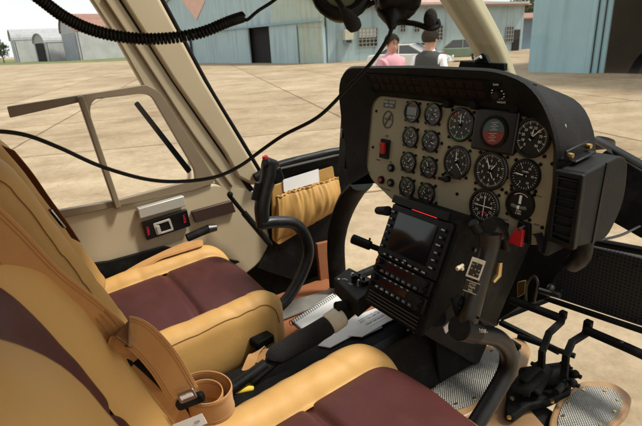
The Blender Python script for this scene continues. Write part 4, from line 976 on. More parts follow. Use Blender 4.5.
# clip on the glareshield
cl = thing('document_clip', at(482, 68, y=.96), 'black spring clip standing on the glareshield', 'clip')
MB().prism([at(458, 68, y=.985), at(504, 71, y=.985), at(504, 63.5, y=.985), at(460, 61, y=.985)], (0, .014, 0)).build('clip_plate', 'blackm', cl, bevel=.002)
MB().prism([at(474, 63, y=.98), at(489, 64, y=.98), at(485, 55, y=.98), at(482, 53, y=.98), at(479, 55, y=.98)], (0, .012, 0)).build('clip_lever', 'blackm', cl, bevel=.002)
MB().tube([at(475, 60.5, y=.973), at(481, 57, y=.973)], .0045, 12).build('clip_spring', 'metal', cl, smooth=True)
# ------------------------------------------------------------------ vent / air outlet box right of the panel
vt = thing('air_vent_box', (.37, 1.0, 1.34), 'black louvred air vent box strapped to the right side of the panel', 'vent')
X0, X1 = .337, .384
ob = [(.905, 1.538), (1.03, 1.552), (1.068, 1.535), (1.083, 1.44), (1.03, 1.365), (.905, 1.382)]
MB().prism([(X0+.0, y, z) for y, z in rpoly_yz] if False else [Vector((X0, p.y, p.z)) for p in rpoly([(0, y, z) for y, z in ob], [.006, .03, .03, .04, .03, .006], 4)], (X1-X0+.006, 0, 0)).build('housing', 'hood', vt, bevel=.008, seg=3)
fr = MB().ring([(X0-.004, .892, 1.536), (X1+.008, .892, 1.536), (X1+.008, .892, 1.380), (X0-.004, .892, 1.384)], [(X0+.006, .892, 1.526), (X1-.001, .892, 1.524), (X1-.003, .892, 1.392), (X0+.006, .892, 1.396)], (0, .016, 0)).build('louvre_frame', 'black', vt, bevel=.003)
for k in range(7):
    z = 1.402+.0195*k; MB().box(((X0+X1)/2+.001, .898, z), (X1-X0-.004, .014, .003), Matrix.Rotation(rad(-25), 3, 'X')).build('louvre', 'black', fr)
MB().box(((X0+X1)/2, .9035, 1.46), (.040, .002, .135)).build('inner_dark', 'dark', fr)
# strap with two brass screws
sp = MB().prism([(X0-.02, .925, 1.546), (X0-.02, 1.0, 1.555), (X0+.02, 1.0, 1.555), (X0+.02, .925, 1.546)], (0, 0, .005)).prism([(X0-.004, .920, 1.570), (X0-.004, 1.005, 1.580), (X0-.004, 1.005, 1.556), (X0-.004, .920, 1.546)], (.006, 0, 0)).build('mounting_strap', 'black', vt, bevel=.003)
for y, z in ((.930, 1.560), (.994, 1.569)):
    MB().tube([(X0+.002, y, z), (X0+.010, y, z)], [.0055, .005], 14).build('screw', 'brass', sp, smooth=True)
MB().tube([(X0+.02, 1.05, 1.563), (X0+.09, 1.05, 1.5), (X0+.09, 1.06, 1.40)], .003, 6).build('seam_welt', 'rubber', vt, smooth=True) if False else None
MB().prism([Vector((X1+.002, p.y, p.z)) for p in rpoly([(0, .975, 1.545), (0, .985, 1.546), (0, .975, 1.374), (0, .965, 1.375)], .002, 2)], (.006, 0, 0)).build('body_seam', 'rubber', vt)
vb = MB().tube(spline([(.355, 1.0, 1.375), (.34, 1.03, 1.31), (.28, 1.12, 1.24)], 6), .022, 14).build('air_duct', 'rubber', vt, smooth=True)

# ------------------------------------------------------------------ centre console with radio stack
con = thing('centre_console', (.015, 1.0, .65), 'black radio console below the panel with a dark screen and key rows', 'console')
yz = [(.865, 1.372), (.742, 1.10), (.80, 1.06), (1.0, .93), (1.05, .65), (1.25, .65), (1.30, 1.34)]
xr = [.13, .13, .08, -.06, -.075, -.075, .10]; xl = [-.10, -.10, -.12, -.28, -.30, -.30, -.12]
MB().add([(xl[i], *yz[i]) for i in range(7)]+[(xr[i], *yz[i]) for i in range(7)], [tuple(range(7)), (7, 8, 13), (8, 9, 13), (9, 12, 13), (9, 10, 12), (10, 11, 12)]+[(i, (i+1) % 7, 7+(i+1) % 7, 7+i) for i in range(7)]).build('pedestal', 'blackm', con, bevel=.006, seg=2)
MB().add([(-.32, .25, .645), (-.07, .25, .645), (-.07, 1.12, .645), (-.32, 1.12, .645), (-.30, .25, .905), (-.11, .25, .905), (-.11, 1.04, .905), (-.30, 1.04, .905)], [(3, 2, 1, 0), (4, 5, 6, 7), (0, 1, 5, 4), (1, 2, 6, 5), (2, 3, 7, 6), (3, 0, 4, 7)]).build('lower_pedestal', 'blackm', con, bevel=.015, seg=3)

cs_ = MB()
for (y, z, x_) in ((.93, 1.28, .115), (.86, 1.16, .115)): cs_.tube([(x_, y, z), (x_+.014, y, z)], [.006, .005], 10)
cs_.each('screw', 'darkmetal', con)

# face frame : u right, v down the face, n toward pilot
fu = Vector((1, 0, 0)); fv = (Vector((0, .742, 1.10))-Vector((0, .865, 1.372))).normalized(); fn = fu.cross(-fv).normalized()
if fn.y > 0: fn = -fn
FO = Vector((.015, .865, 1.372))
def C3(u, v, n=0): return FO+fu*u+fv*v+fn*n
def cbox(mb, u, v, n, su, sv, sn):
    vs = []
    for a_ in (-1, 1):
        for b_, c_ in ((-1, -1), (1, -1), (1, 1), (-1, 1)): vs.append(C3(u+b_*su/2, v+c_*sv/2, n+a_*sn/2))
    return mb.add(vs, [(3, 2, 1, 0), (4, 5, 6, 7), (0, 1, 5, 4), (1, 2, 6, 5), (2, 3, 7, 6), (3, 0, 4, 7)])
def cknob(mb, u, v, r, h, n0=.01): return mb.tube([C3(u, v, n0), C3(u, v, n0+h)], [r, r*.92], 16)
# moving map unit
gp = cbox(MB(), 0, .082, .006, .212, .146, .016).build('map_display', 'black', con, bevel=.004)
cbox(MB(), -.004, .078, .0150, .140, .105, .0012).build('screen', 'screen', gp)
kb = MB()
for k in range(6): cbox(kb, .088, .030+.0195*k, .0165, .016, .009, .004); cbox(kb, -.092, .030+.0195*k, .0165, .013, .009, .004)
for k in range(7): cbox(kb, -.072+.024*k, .146, .0165, .014, .007, .004)
kb.each('key', 'black', gp, bevel=.001)
tx = MB()
for k, s in enumerate(('RNG', 'D>', 'MENU', 'CLR', 'ENT', 'CRSR')): text_mb(s, .0052, frame(C3(.088, .030+.0195*k, .0190), fu, -fv), tx)
for k, s in enumerate(('COM', 'VLOC', 'FREQ', 'C', 'V', 'ID', 'VOL')): text_mb(s, .0050, frame(C3(-.092 if k < 6 else 0, .030+.0195*k if k < 6 else .14, .0190 if k < 6 else .0150), fu, -fv), tx)
for k, s in enumerate(('CDI', 'OBS', 'MSG', 'FPL', 'VNAV', 'PROC', 'PUSH')): text_mb(s, .0050, frame(C3(-.072+.024*k, .146, .0190), fu, -fv), tx)
tx.build('lettering', 'white', gp)
MB().tube([at(437, 317, x=.055), at(437, 317, x=.085)], [.026, .026], 24).build('blanking_plug', 'black', con, bevel=.002)
hs_ = MB().prism(rpoly([at(358, 336, z=.906), at(381, 326, z=.906), at(383, 329, z=.906), at(361, 339, z=.906)], .004, 2), (0, 0, .006)).build('flush_handle', 'darkmetal', con, bevel=.001)
MB().prism([at(366, 350, z=.905), at(412, 326, z=.905), at(420, 330, z=.905), at(376, 355, z=.905)], (0, 0, .004)).build('cover_plate', 'black', con, bevel=.0015)
sc2_ = MB()
for q_ in ((372, 350), (408, 330), (414, 332), (379, 352)): sc2_.tube([at(*q_, z=.909), at(*q_, z=.9115)], [.0045, .004], 10)
sc2_.each('screw', 'darkmetal', con)
# lit red strip and top plate
cbox(MB(), -.012, -.004, .010, .20, .022, .012).build('top_plate', 'black', con, bevel=.002)
MB().prism([at(412, 209, y=.858), at(436, 217, y=.858), at(436, 219, y=.858), at(412, 211.2, y=.858)], (0, .006, 0)).build('red_light_bar', 'redled', con)
# radios
def radio(v0, hgt, label):
    rd_ = cbox(MB(), 0, v0+hgt/2, .005, .206, hgt-.003, .014).build('radio_unit', 'black', con, bevel=.003)
    cbox(MB(), -.012, v0+hgt*.40, .0125, .100, hgt*.36, .0012).build('display', mat('dark amber display', (.030, .008, .006), .1), rd_)
    kk = MB()
    for s in (-1, 1): cknob(kk, s*.086, v0+hgt*.30, .009, .012); cknob(kk, s*.086, v0+hgt*.74, .0065, .016)
    kk.each('knob', 'black', rd_, bevel=.001)
    kk = MB()
    for k in range(7): cbox(kk, -.066+.021*k, v0+hgt*.80, .0145, .013, .008, .004)
    kk.each('key', mat('grey keys', (.05, .05, .05), .4), rd_, bevel=.001)
    t3 = MB()
    for k, s in enumerate(label): text_mb(s, .0052, frame(C3(-.066+.021*k, v0+hgt*.80, .0168), fu, -fv), t3)
    for k in range(5): text_mb(('COM', 'NAV', 'ADF', 'STBY', 'TST')[k], .0044, frame(C3(-.05+.022*k, v0+hgt*.12, .0123), fu, -fv), t3)
    t3.build('lettering', 'white', rd_)
radio(.157, .044, ('1', '2', '3', '4', '5', '6', '7')); radio(.202, .044, ('ON', 'ALT', 'VFR', 'ID', '0', 'C', 'F'))
rp = MB(); cknob(rp, -.086, .170, .007, .012); rp.build('red_knob', 'redp', con, smooth=True)
# louvred lower edge with slots
sl = MB()
for k in range(4): cbox(sl, .0, .258+.009*k, .004, .19, .003, .006)
sl.each('slot_rib', 'darkmetal', con)
# round post on the left of the panel foot and the two levers reaching left
MB().tube([at(388, 211, x=-.10), at(378, 210.5, x=-.16)], [.014, .011], 16).build('lock_knob', 'blackm', con, smooth=True)
lv_ = MB().tube([at(392, 254, x=-.105), at(362, 242.5, x=-.19)], [.0085, .0085], 14).build('parking_lever', 'blackm', con, smooth=True)
MB().tube([at(371, 246, x=-.165), at(352, 238.5, x=-.22)], [.014, .015], 16).build('lever_grip', 'rubber', lv_, bevel=.004)
MB().tube([at(369, 244, x=-.17), at(370, 238, x=-.17)], .003, 8).build('lever_pin', 'blackm', lv_)


# ------------------------------------------------------------------ papers, notebook, plate
def slab(name, pts, z, th, m_, label, cat, dz=0):
    v = [at(a_, b_, z=z) for a_, b_ in pts]
    o = MB().prism(v, (0, 0, th)).build(name, m_); tag(o, label, cat); return o
ch = slab('paper_chart', [(318, 346), (352, 318), (388, 304), (400, 312), (362, 331), (330, 348)], .9075, .003, 'paper', 'white printed papers reaching under the foam grip of the collective lever', 'papers')
tl = MB()
Fm = frame(at(372, 318, z=.9145), (at(384, 311, z=.9145)-at(360, 324, z=.9145)), (at(366, 310, z=.9145)-at(372, 318, z=.9145)))
for i, s in enumerate(('FLIGHT PLAN AND LOG', 'ROUTE   TIME   FUEL   ALT', '______________________', 'WEIGHT AND BALANCE', '______________________')): text_mb(s, .008, Fm @ Matrix.Translation((0, .02-.012*i, 0)), tl)
o = tl.build('print', 'ink', ch)
ch2 = slab('paper_chart', [(348, 336), (372, 317), (392, 301), (409, 313), (388, 322), (362, 337)], .912, .002, 'paper', 'second white printed sheet overlapping the papers, nearest the radios', 'papers')
nbk = slab('spiral_notebook', [(292, 324), (333, 297), (345, 303), (345, 316), (306, 336)], .74, .018, 'paper', 'white spiral bound notebook beside the left seat cushion', 'notebook')
sp_ = MB(); pa = at(291, 323, z=.758); pb_ = at(336, 295, z=.758)
for k in range(24):
    c = pa.lerp(pb_, k/23); ax = (pb_-pa).normalized(); px_ = ax.cross(Vector((0, 0, 1)))
    sp_.tube([c+(px_*math.cos(rad(t))+Vector((0, 0, 1))*math.sin(rad(t)))*.010 for t in range(0, 361, 45)], .0014, 5)
sp_.each('spiral_ring', 'rubber', nbk, smooth=True)
MB().prism([at(296, 323, z=.7585), at(333, 299, z=.7585), at(343, 305, z=.7585), at(308, 332, z=.7585)], (0, 0, .0008)).build('top_page', 'paper', nbk)
st_ = slab('tread_plate', [(271, 308), (336, 288), (342, 297), (278, 322)], .668, .005, 'tread', 'pale tread plate strip on the left footwell floor', 'foot plate')
fp = slab('sheet_of_paper', [(438, 360), (452, 349), (455, 352), (441, 364)], .80, .002, 'paper', 'small white card lying by the right cyclic', 'paper') if False else None
wt = MB().prism([at(443, 327, x=.135), at(453, 318, x=.135), at(456, 322, x=.135), (at(445, 333, x=.135))], (.003, 0, 0)).build('tag_label', 'paper'); tag(wt, 'small white tag hanging on the console side behind the right cyclic', 'tag')

# ------------------------------------------------------------------ foot plates of the right side
def footplate(poly, z, label):
    r = thing('foot_plate', at(*poly[0], z=z), label, 'foot plate', 'tread foot plates with tan surrounds')
    v = [at(a_, b_, z=z) for a_, b_ in poly]; c = sum(v, Vector())/len(v)
    MB().prism(rpoly(v, .03, 4), (0, 0, .02)).build('surround', M['fplate'], r, bevel=.008, seg=3)
    inn = [c+(p-c)*.78+Vector((0, 0, .0205)) for p in v]
    MB().prism(rpoly(inn, .02, 4), (0, 0, .003)).build('tread_surface', 'tread', r, bevel=.001)
    s2 = MB()
    for p in inn: q = c+(p-c)*.82; s2.tube([Vector((q.x, q.y, p.z+.003)), Vector((q.x, q.y, p.z+.006))], [.006, .005], 10)
    s2.each('screw', 'brass', r)
    return r
M['fplate'] = mat('tan surround', (.36, .21, .10), .4, var=.2, vscale=10)
footplate([(428, 385), (455, 362), (497, 345), (520, 340), (531, 352), (526, 372), (505, 392), (470, 420), (440, 430), (410, 415)], .655, 'tan edged tread plate left of the pedals, under the right cyclic')
footplate([(548, 425), (556, 405), (580, 385), (612, 386), (632, 400), (628, 418), (606, 440), (575, 456), (548, 450)], .655, 'tan edged tread plate right of the pedals, by the photo corner')

# ------------------------------------------------------------------ pedals
pd_ = thing('rudder_pedals', at(545, 395, z=.66), 'black rudder pedal assembly with bent arms and cross bars in the right footwell', 'pedals')
base = [at(a_, b_, z=.665) for a_, b_ in ((506, 396), (520, 378), (548, 372), (572, 380), (570, 398), (548, 408), (528, 412), (512, 424), (504, 420))]
MB().prism(rpoly(base, .012, 3), (0, 0, .03)).build('base_plate', 'blackm', pd_, bevel=.006)
s2 = MB()
for q_ in ((509, 418), (552, 402), (512, 399), (566, 384)): p = at(*q_, z=.696); s2.tube([p, p+Vector((0, 0, .006))], [.007, .006], 12)
s2.each('bolt', 'brass', pd_)
c0 = at(548, 380, z=.72)
MB().tube([at(523, 378, z=.73), at(568, 372, z=.73)], [.034, .034], 20).build('pivot_drum', 'blackm', pd_, bevel=.006)
MB().tube([at(528, 388, z=.72), at(546, 365, z=.78)], [.042, .026], 18).build('housing', 'blackm', pd_, bevel=.006)
ct_ = MB().tube([at(520, 392, z=.73), at(534, 384, z=.75), at(545, 372, z=.79)], [.018, .016, .013], 12).build('linkage', 'blackm', pd_, smooth=True)
for q_ in (((512, 388), (530, 394)), ((556, 392), (572, 376))): MB().tube([at(*q_[0], z=.74), at(*q_[1], z=.74)], [.011, .011], 10).build('link_rod', 'blackm', pd_, smooth=True)
for q_ in ((575, 374), (573, 383), (537, 366), (566, 366)):
    p = at(*q_, z=.76); MB().sphere(p, .014, 12).tube([p-Vector((.02, 0, 0)), p+Vector((.02, 0, 0))], [.007, .007], 8).each('ball_joint', 'blackm', pd_, smooth=True)
def arm(pts, w=.022, h=.013):
    a_ = MB()
    for i in range(len(pts)-1): a_.bar(pts[i], pts[i+1]+(pts[i+1]-pts[i]).normalized()*.006, h, w, (1, 0, 0))
    return a_
la = [at(541, 376, z=.76), at(542, 352, z=.83), at(549, 333, z=.87), at(561, 322, z=.88), at(563, 315, z=.895)]
ra = [at(564, 378, z=.76), at(566, 356, z=.83), at(572, 342, z=.86), at(585, 334, z=.87), at(588, 325, z=.89)]
A1 = arm(la).build('pedal_arm', 'blackm', pd_, bevel=.003)
A2 = arm(ra).build('pedal_arm', 'blackm', pd_, bevel=.003)
MB().box(la[-1], (.022, .022, .03)).build('end_clamp', 'blackm', A1, bevel=.004); MB().box(ra[-1], (.024, .024, .034)).build('end_clamp', 'blackm', A2, bevel=.004)
MB().tube([at(560, 318, z=.885), at(510, 299, z=.90)], [.0145, .0145], 16).build('foot_bar', 'blackm', A1, bevel=.003)
MB().tube([at(586, 330, z=.88), at(628, 348, z=.885), at(672, 368, z=.89)], [.0145]*3, 16).build('foot_bar', 'blackm', A2, bevel=.003)
s2 = MB().sphere(at(622, 343, z=.893), .008, 10); s2.build('grease_nipple', 'darkmetal', A2, smooth=True)
rdd = MB().tube([at(518, 336, z=.74), at(575, 356, z=.74)], [.010, .010], 10).build('cross_rod', 'blackm', pd_, smooth=True)
MB().prism([(-.06, .72, .649), (.62, .72, .649), (.62, 1.10, .649), (.40, 1.20, .649), (.25, 1.17, .649), (.05, 1.25, .649), (-.06, 1.25, .649)], (0, 0, .006)).build('floor_cover', M['fplate'], cab, bevel=.003)
# control rods running to the nose
for i, (q0, q1, r_) in enumerate((((490, 330), (548, 298), .008), ((500, 338), (560, 305), .006), ((515, 300), (545, 262), .007))):
    pass
bk = thing('pedal_bracket', at(528, 292, y=1.42), 'small bronze toned bracket and rod end on the dark wall ahead of the pedals', 'bracket')
MB().tube(spline([at(526, 302, y=1.40), at(527, 285, y=1.40), at(534, 276, y=1.40), at(538, 284, y=1.40), at(534, 302, y=1.40)], 5), .0045, 8).build('bent_rod', 'darkmetal', bk, smooth=True)
MB().prism(rpoly([at(517, 282, y=1.41), at(526, 280, y=1.41), at(524, 294, y=1.41), at(517, 298, y=1.41)], .006, 2), (0, .01, 0)).build('bronze_plate', 'brass', bk, bevel=.002)
MB().tube([at(540, 290, y=1.40), at(560, 296, y=1.40)], [.012, .010], 10).sphere(at(551, 287, y=1.39), .013, 10).build('rod_end', 'darkmetal', bk, smooth=True)
# floor frame members in the right footwell opening
fm = thing('footwell_frame', (.2, 1.4, .66), 'black frame members edging the open chin window under the pedals', 'frame')
MB().bar(at(500, 322, z=.70), at(560, 352, z=.69), .022, .02).bar(at(492, 330, z=.70), at(520, 348, z=.69), .02, .02).bar(at(548, 299, z=.80), at(500, 318, z=.72), .02, .02).each('frame_member', 'blackm', fm, bevel=.004)

# ------------------------------------------------------------------ seats
def pad(w, L, T, c, bh, rf, rb, q=.055, seed=0, wr=.004, dome=.012, mat4=None):
    """upholstered pad: two bolster grids joined by back/front skirts and a separate centre panel. x across, y along, z out"""
    W2 = w/2; bw = W2-c
    rows = []
    nb = 5
    for k in range(nb+1): a_ = rad(90-90*k/nb); rows.append((rb-rb*math.sin(a_), -rb*(1-math.cos(a_))))
    rows.insert(0, (0.0, -T))
    ny = 44
    for k in range(1, ny): rows.append((rb+(L-rf-rb)*k/ny, 0))
    nf = 9
    for k in range(nf+1): a_ = rad(90*k/nf); rows.append((L-rf+rf*math.sin(a_), -rf*(1-math.cos(a_))))
    rows.append((L-.012, -T))
    def top(x, y):
        a_ = abs(x)
        if a_ <= c: z = dome*(1-(a_/c)**2)-.012*(a_/c)**10
        else: z = 0
        return z
    def wr_(x, y, s): return -.9*s*max(0, 1-6*abs(mn.noise(Vector((x*5+seed*3, y*9, 7)))))**1.5+s*mn.noise(Vector((x*9+seed, y*16, seed*1.7)))+s*.5*mn.noise(Vector((x*26, y*30+seed, 4)))
    prof = []  # (x,z) right bolster from seam to underside
    th0 = 168
    for k in range(15):
        th = rad(th0*(1-k/14)); prof.append((c+bw/2+bw/2*math.cos(th)*(1 if True else 1), -q+(q+bh)*max(0, math.sin(th))**.75 if k < 14 else -q))
    prof[0] = (c-.004, -.016)
    prof += [(W2+.004, -q*1.8), (W2+.002, -T*.72), (W2-.006, -T*.93), (W2-.016, -T)]
    bol = MB(); mats = mat4
    for sx in (-1, 1):
        vs = []
        for (y, dz) in rows:
            ff = max(0, (y-(L-rf))/rf)
            for (x, z) in prof:
                zz = max(-T, z+dz+(0 if abs(z) > T*.5 else wr_(sx*x, y, wr))); yy = y
                xx = x*(1-.07*ff**3)
                # round the outer corners in plan
                o = max(0, (x-(c+bw*.35))/(bw*.65)); yy = y-ff*rf*.55*o**2.2
                vs.append(mats @ Vector((sx*xx, yy, zz)))
        n = len(prof); bol.add(vs, [(i*n+k, i*n+k+1, (i+1)*n+k+1, (i+1)*n+k) for i in range(len(rows)-1) for k in range(n-1)])
    # underside
    bol.add([mats @ Vector((sx*(W2-.016), y, -T)) for sx, y in ((-1, 0), (1, 0), (1, L-.03), (-1, L-.03))], [(0, 1, 2, 3)])
    cen = MB(); vs = []; nc = 14
    for (y, dz) in rows:
        for k in range(nc+1):
            x = -c+2*c*k/nc; z = top(x, y)+dz+wr_(x, y, wr*1.3)*(1-(abs(x)/c)**4)-.002
            for ys in (L*.52,):
                z -= .017*math.exp(-((y-ys)/.010)**2)
            vs.append(mats @ Vector((x, y, max(-T, z))))
    cen.add(vs, [(i*(nc+1)+k, i*(nc+1)+k+1, (i+1)*(nc+1)+k+1, (i+1)*(nc+1)+k) for i in range(len(rows)-1) for k in range(nc)])
    # stitching along the outer shoulder
    sti = MB()
    for sx in (-1, 1):
        pts = []
        for (y, dz) in rows[2:-1]:
            x, z = prof[11]; ff = max(0, (y-(L-rf))/rf); o = max(0, (x-(c+bw*.35))/(bw*.65))
            pts.append(mats @ Vector((sx*(x*(1-.07*ff**3)+.0015), y-ff*rf*.55*o**2.2, z+dz+.001+wr_(sx*x, y, wr))))
        sti.tube(pts, .0014, 6)
    return bol, cen, sti
def seat(xc, label, seed, back=(.17, 1.06), dy=0, dz=0, cb=.13):
    r = thing('pilot_seat', (xc, .35, .65), label, 'seat', 'leather helicopter seats')
    tilt = rad(4.5)
    m1 = Matrix.Translation((xc, .10+dy, .972+dz)) @ Matrix.Rotation(tilt, 4, 'X')
    b_, c_, s_ = pad(.61, .575, .20, .200, .022, .11, .03, seed=seed, mat4=m1, wr=.004)
    co = b_.build('cushion', 'tan', r, smooth=True, sub=1, merge=True); c_.build('cushion_centre', 'burg', co, smooth=True, sub=1); s_.each('stitching', M['stitch'], co, smooth=True)
    up = Vector((0, -.335, .942)).normalized(); fw = Vector((0, .942, .335)).normalized(); xx = up.cross(fw)
    m2 = Matrix((xx, up, fw)).transposed().to_4x4(); m2.translation = (xc, back[0]+.005, .99)
    b_, c_, s_ = pad(.60, .70, .13, cb, .030, .14, .03, q=.05, seed=seed+5, mat4=m2, wr=.003, dome=-.012)
    bo = b_.build('backrest', 'tan', r, smooth=True, sub=1, merge=True); c_.build('backrest_centre', 'burg', bo, smooth=True, sub=1); s_.each('stitching', M['stitch'], bo, smooth=True)
    MB().box((xc, .36, .71), (.50, .42, .13)).build('seat_base', 'blackm', r, bevel=.02)
    # back shell
    sh = MB(); sh.prism([m2 @ Vector(p) for p in rpoly([(-.27, .02, -.125), (.27, .02, -.125), (.25, .66, -.125), (-.25, .66, -.125)], [.03, .03, .12, .12], 5)], fw*-.02); sh.build('seat_shell', 'beige', bo, bevel=.008)
    return r, m1, m2
M['stitch'] = mat('dark stitching', (.26, .14, .045), .8)
seatL, mL1, mL2 = seat(-.705, 'tan and burgundy leather seat by the left door, whole cushion in view', 2)
seatR, mR1, mR2 = seat(.295, 'tan and burgundy leather seat nearest the camera, cut by the photo edges', 9, dy=.030, dz=.052, cb=.08)
# tan cover folded behind the left cushion by the door
vs = [at(118, 275, x=-.98), at(140, 262, x=-.98), at(165, 250, x=-.98), at(184, 242, x=-.98), at(203, 239, x=-.98), at(202, 243, x=-.94), at(160, 256, x=-.95), at(126, 277, x=-.95)]
o = MB().prism(rpoly(vs, .015, 3), (.006, 0, -.012)).build('folded_belt', 'web', bevel=.005); tag(o, 'tan belt folded between the left seat cushion and the door', 'seat belt')

# ------------------------------------------------------------------ harness straps and buckles
def ribbon(pts, width, side, th=.0022, n=8):
    P = spline(pts, n); mb = MB(); vs = []; S = [Vector(s) for s in side] if isinstance(side, list) else [Vector(side)]*len(pts)
    SS = []
    for i in range(len(pts)-1):
        for k in range(n): SS.append(S[i].lerp(S[i+1], k/n))
    SS.append(S[-1])
    for i, p in enumerate(P):
        d = (P[min(i+1, len(P)-1)]-P[max(i-1, 0)]).normalized(); s = SS[i]; s = (s-d*s.dot(d)).normalized(); nn_ = d.cross(s)
        for a_, b_ in ((-1, -1), (1, -1), (1, 1), (-1, 1)): vs.append(p+s*(a_*width/2)+nn_*(b_*th/2))
    fs = [(0, 1, 2, 3)]
    for i in range(len(P)-1):
        for k in range(4): fs.append((i*4+k, i*4+(k+1) % 4, (i+1)*4+(k+1) % 4, (i+1)*4+k))
    fs.append((len(P)*4-4, len(P)*4-1, len(P)*4-2, len(P)*4-3)); mb.add(vs, fs)
    mb.rows = [(P[i], (vs[4*i+1]-vs[4*i]).normalized(), (vs[4*i+3]-vs[4*i]).normalized()) for i in range(len(P))]; mb.w = width; return mb
def edging(mb, o, ribs=(-.42, -.34, .34, .42)):
    """raised selvedge cords woven along a strap, on both faces"""
    for k in ribs:
        for sgn in (-1, 1): MB().tube([p+s*(k*mb.w)+n*(.0012*sgn) for p, s, n in mb.rows], .0007, 5).build('woven_edge', M['edge'], o, smooth=True)
M['edge'] = mat('woven edge thread', (.36, .165, .05), .8)
hr = thing('shoulder_harness', at(150, 370, t=.80), 'wide tan webbing harness with steel buckle lying on the near seat backrest', 'harness')
acr = (c_r*.55-c_u*.25+c_f*.2)          # across the strap
T0 = lambda a_, b_, t: at(a_, b_, t=t)
r1 = ribbon([T0(-40, 206, .50), T0(0, 240, .56), T0(42, 280, .64), T0(80, 308, .70), T0(103, 326, .735), T0(122, 343, .755), T0(137, 346, .77)], .052, [c_r*.6+c_u*.75-c_f*.1]*7); w1 = r1.build('shoulder_strap', 'web', hr, bevel=.0008, smooth=True); edging(r1, w1)
r2 = ribbon([T0(124, 343, .752), T0(131, 332, .742), T0(146, 342, .755), T0(165, 364, .78), T0(180, 388, .805), T0(184, 394, .81)], .052, [c_r*.75+c_u*.62]*6); w2 = r2.build('lap_strap', 'web', hr, bevel=.0008, smooth=True); edging(r2, w2)
# stitched box on the strap
sx_ = MB()
for k in range(-2, 3):
    sx_.tube([T0(96, 318, .722)+(c_r*.6+c_u*.75).normalized()*.009*k, T0(113, 336, .738)+(c_r*.6+c_u*.75).normalized()*.009*k], .0009, 5)
sx_.each('stitching', mat('strap stitching', (.33, .15, .04), .9), w1)
bu = thing('belt_buckle', T0(189, 396, .80), 'steel tongue with a white label on the near seat belt', 'buckle')
u1 = (c_r*.9+c_u*.35).normalized(); u2 = (c_u*.8-c_r*.3-c_f*.3).normalized()
c = T0(187, 395, .795)
def quad(c, u, v, su, sv): return [c-u*su/2-v*sv/2, c+u*su/2-v*sv/2, c+u*su/2+v*sv/2, c-u*su/2+v*sv/2]
MB().ring(rpoly(quad(c, u1, u2, .030, .020), .003, 2), rpoly(quad(c, u1, u2, .020, .010), .002, 2), u1.cross(u2)*.003).build('tongue_frame', 'metal', bu, bevel=.0008, smooth=True)
MB().prism(quad(c+u1.cross(u2)*.001, u1, u2, .021, .0055), u1.cross(u2)*.003).build('label_plate', 'paper', bu)
MB().prism(rpoly(quad(T0(190, 403, .81), u1, u2, .05, .018), .005, 2), u1.cross(u2)*-.012).build('buckle_body', 'blackm', bu, bevel=.003)
MB().tube([T0(112, 361, .78), T0(120, 375, .79)], [.006, .006], 10).build('adjuster_bar', 'metal', hr, smooth=True)
MB().prism(rpoly(quad(T0(117, 366, .785), (c_r*.7-c_u*.7), (c_r*.6+c_u*.6), .035, .05), .004, 2), c_f*.006).build('adjuster_plate', 'blackm', hr, bevel=.002)
ribbon([T0(122, 352, .78), T0(146, 382, .81), T0(165, 402, .83), T0(180, 426, .86)], .046, [c_r*.75+c_u*.62]*4).build('under_strap', 'web', hr, bevel=.0008, smooth=True)
ribbon([T0(134, 356, .79), T0(152, 372, .80), T0(172, 392, .83)], .020, [c_r*.75+c_u*.62]*3).build('dark_underlayer', 'blackm', hr)
# coiled lap belt standing on edge
lbp = []
lc = at(208, 396, t=.86)
for k in range(27):
    a_ = rad(215-k*25); wob_ = 1+.10*mn.noise(Vector((k*.35, 2, 1))); lbp.append(lc+c_r*(.052-.0011*k)*wob_*math.cos(a_)+(c_f*.6+c_u*.55)*(.040-.0006*k)*math.sin(a_)+c_u*(-.0006*k))
lp2 = ribbon(lbp, .058, [(c_u*.8-c_f*.45)]*27, n=4); lb2 = lp2.build('lap_belt', 'web', bevel=.0008, smooth=True); lp2.rows = [(p-lb2.location, a1, a2) for p, a1, a2 in lp2.rows];
for k_ in (-.42, -.34, .34, .42):
    MB().tube([p+s_*(k_*lp2.w)+n_2*.0012 for p, s_, n_2 in lp2.rows], .0007, 5).build('woven_edge', M['edge'], lb2, smooth=True, local=True); MB().tube([p+s_*(k_*lp2.w)-n_2*.0012 for p, s_, n_2 in lp2.rows], .0007, 5).build('woven_edge', M['edge'], lb2, smooth=True, local=True)
tag(lb2, 'tan lap belt webbing curled into an upright loop on the near seat', 'seat belt')
sl2 = MB().prism(quad(T0(190, 424, .80), u1, u2, .052, .022), c_f*.001).build('belt_tag', 'paper'); tag(sl2, 'white printed tag sewn to the near seat belt at the bottom edge', 'tag')
tt = MB(); text_mb('TSO', .006, frame(T0(184, 424, .7995), u1, u2), tt); text_mb('C22', .006, frame(T0(197, 422, .7995), u1, u2), tt); tt.build('print', 'ink', sl2)
yb = MB().box(at(232, 390, z=.90), (.05, .12, .03), Matrix.Rotation(rad(-20), 3, 'Z')).build('yellow_strap', 'yfoam', bevel=.008); tag(yb, 'yellow strap end showing between the two seats', 'strap')
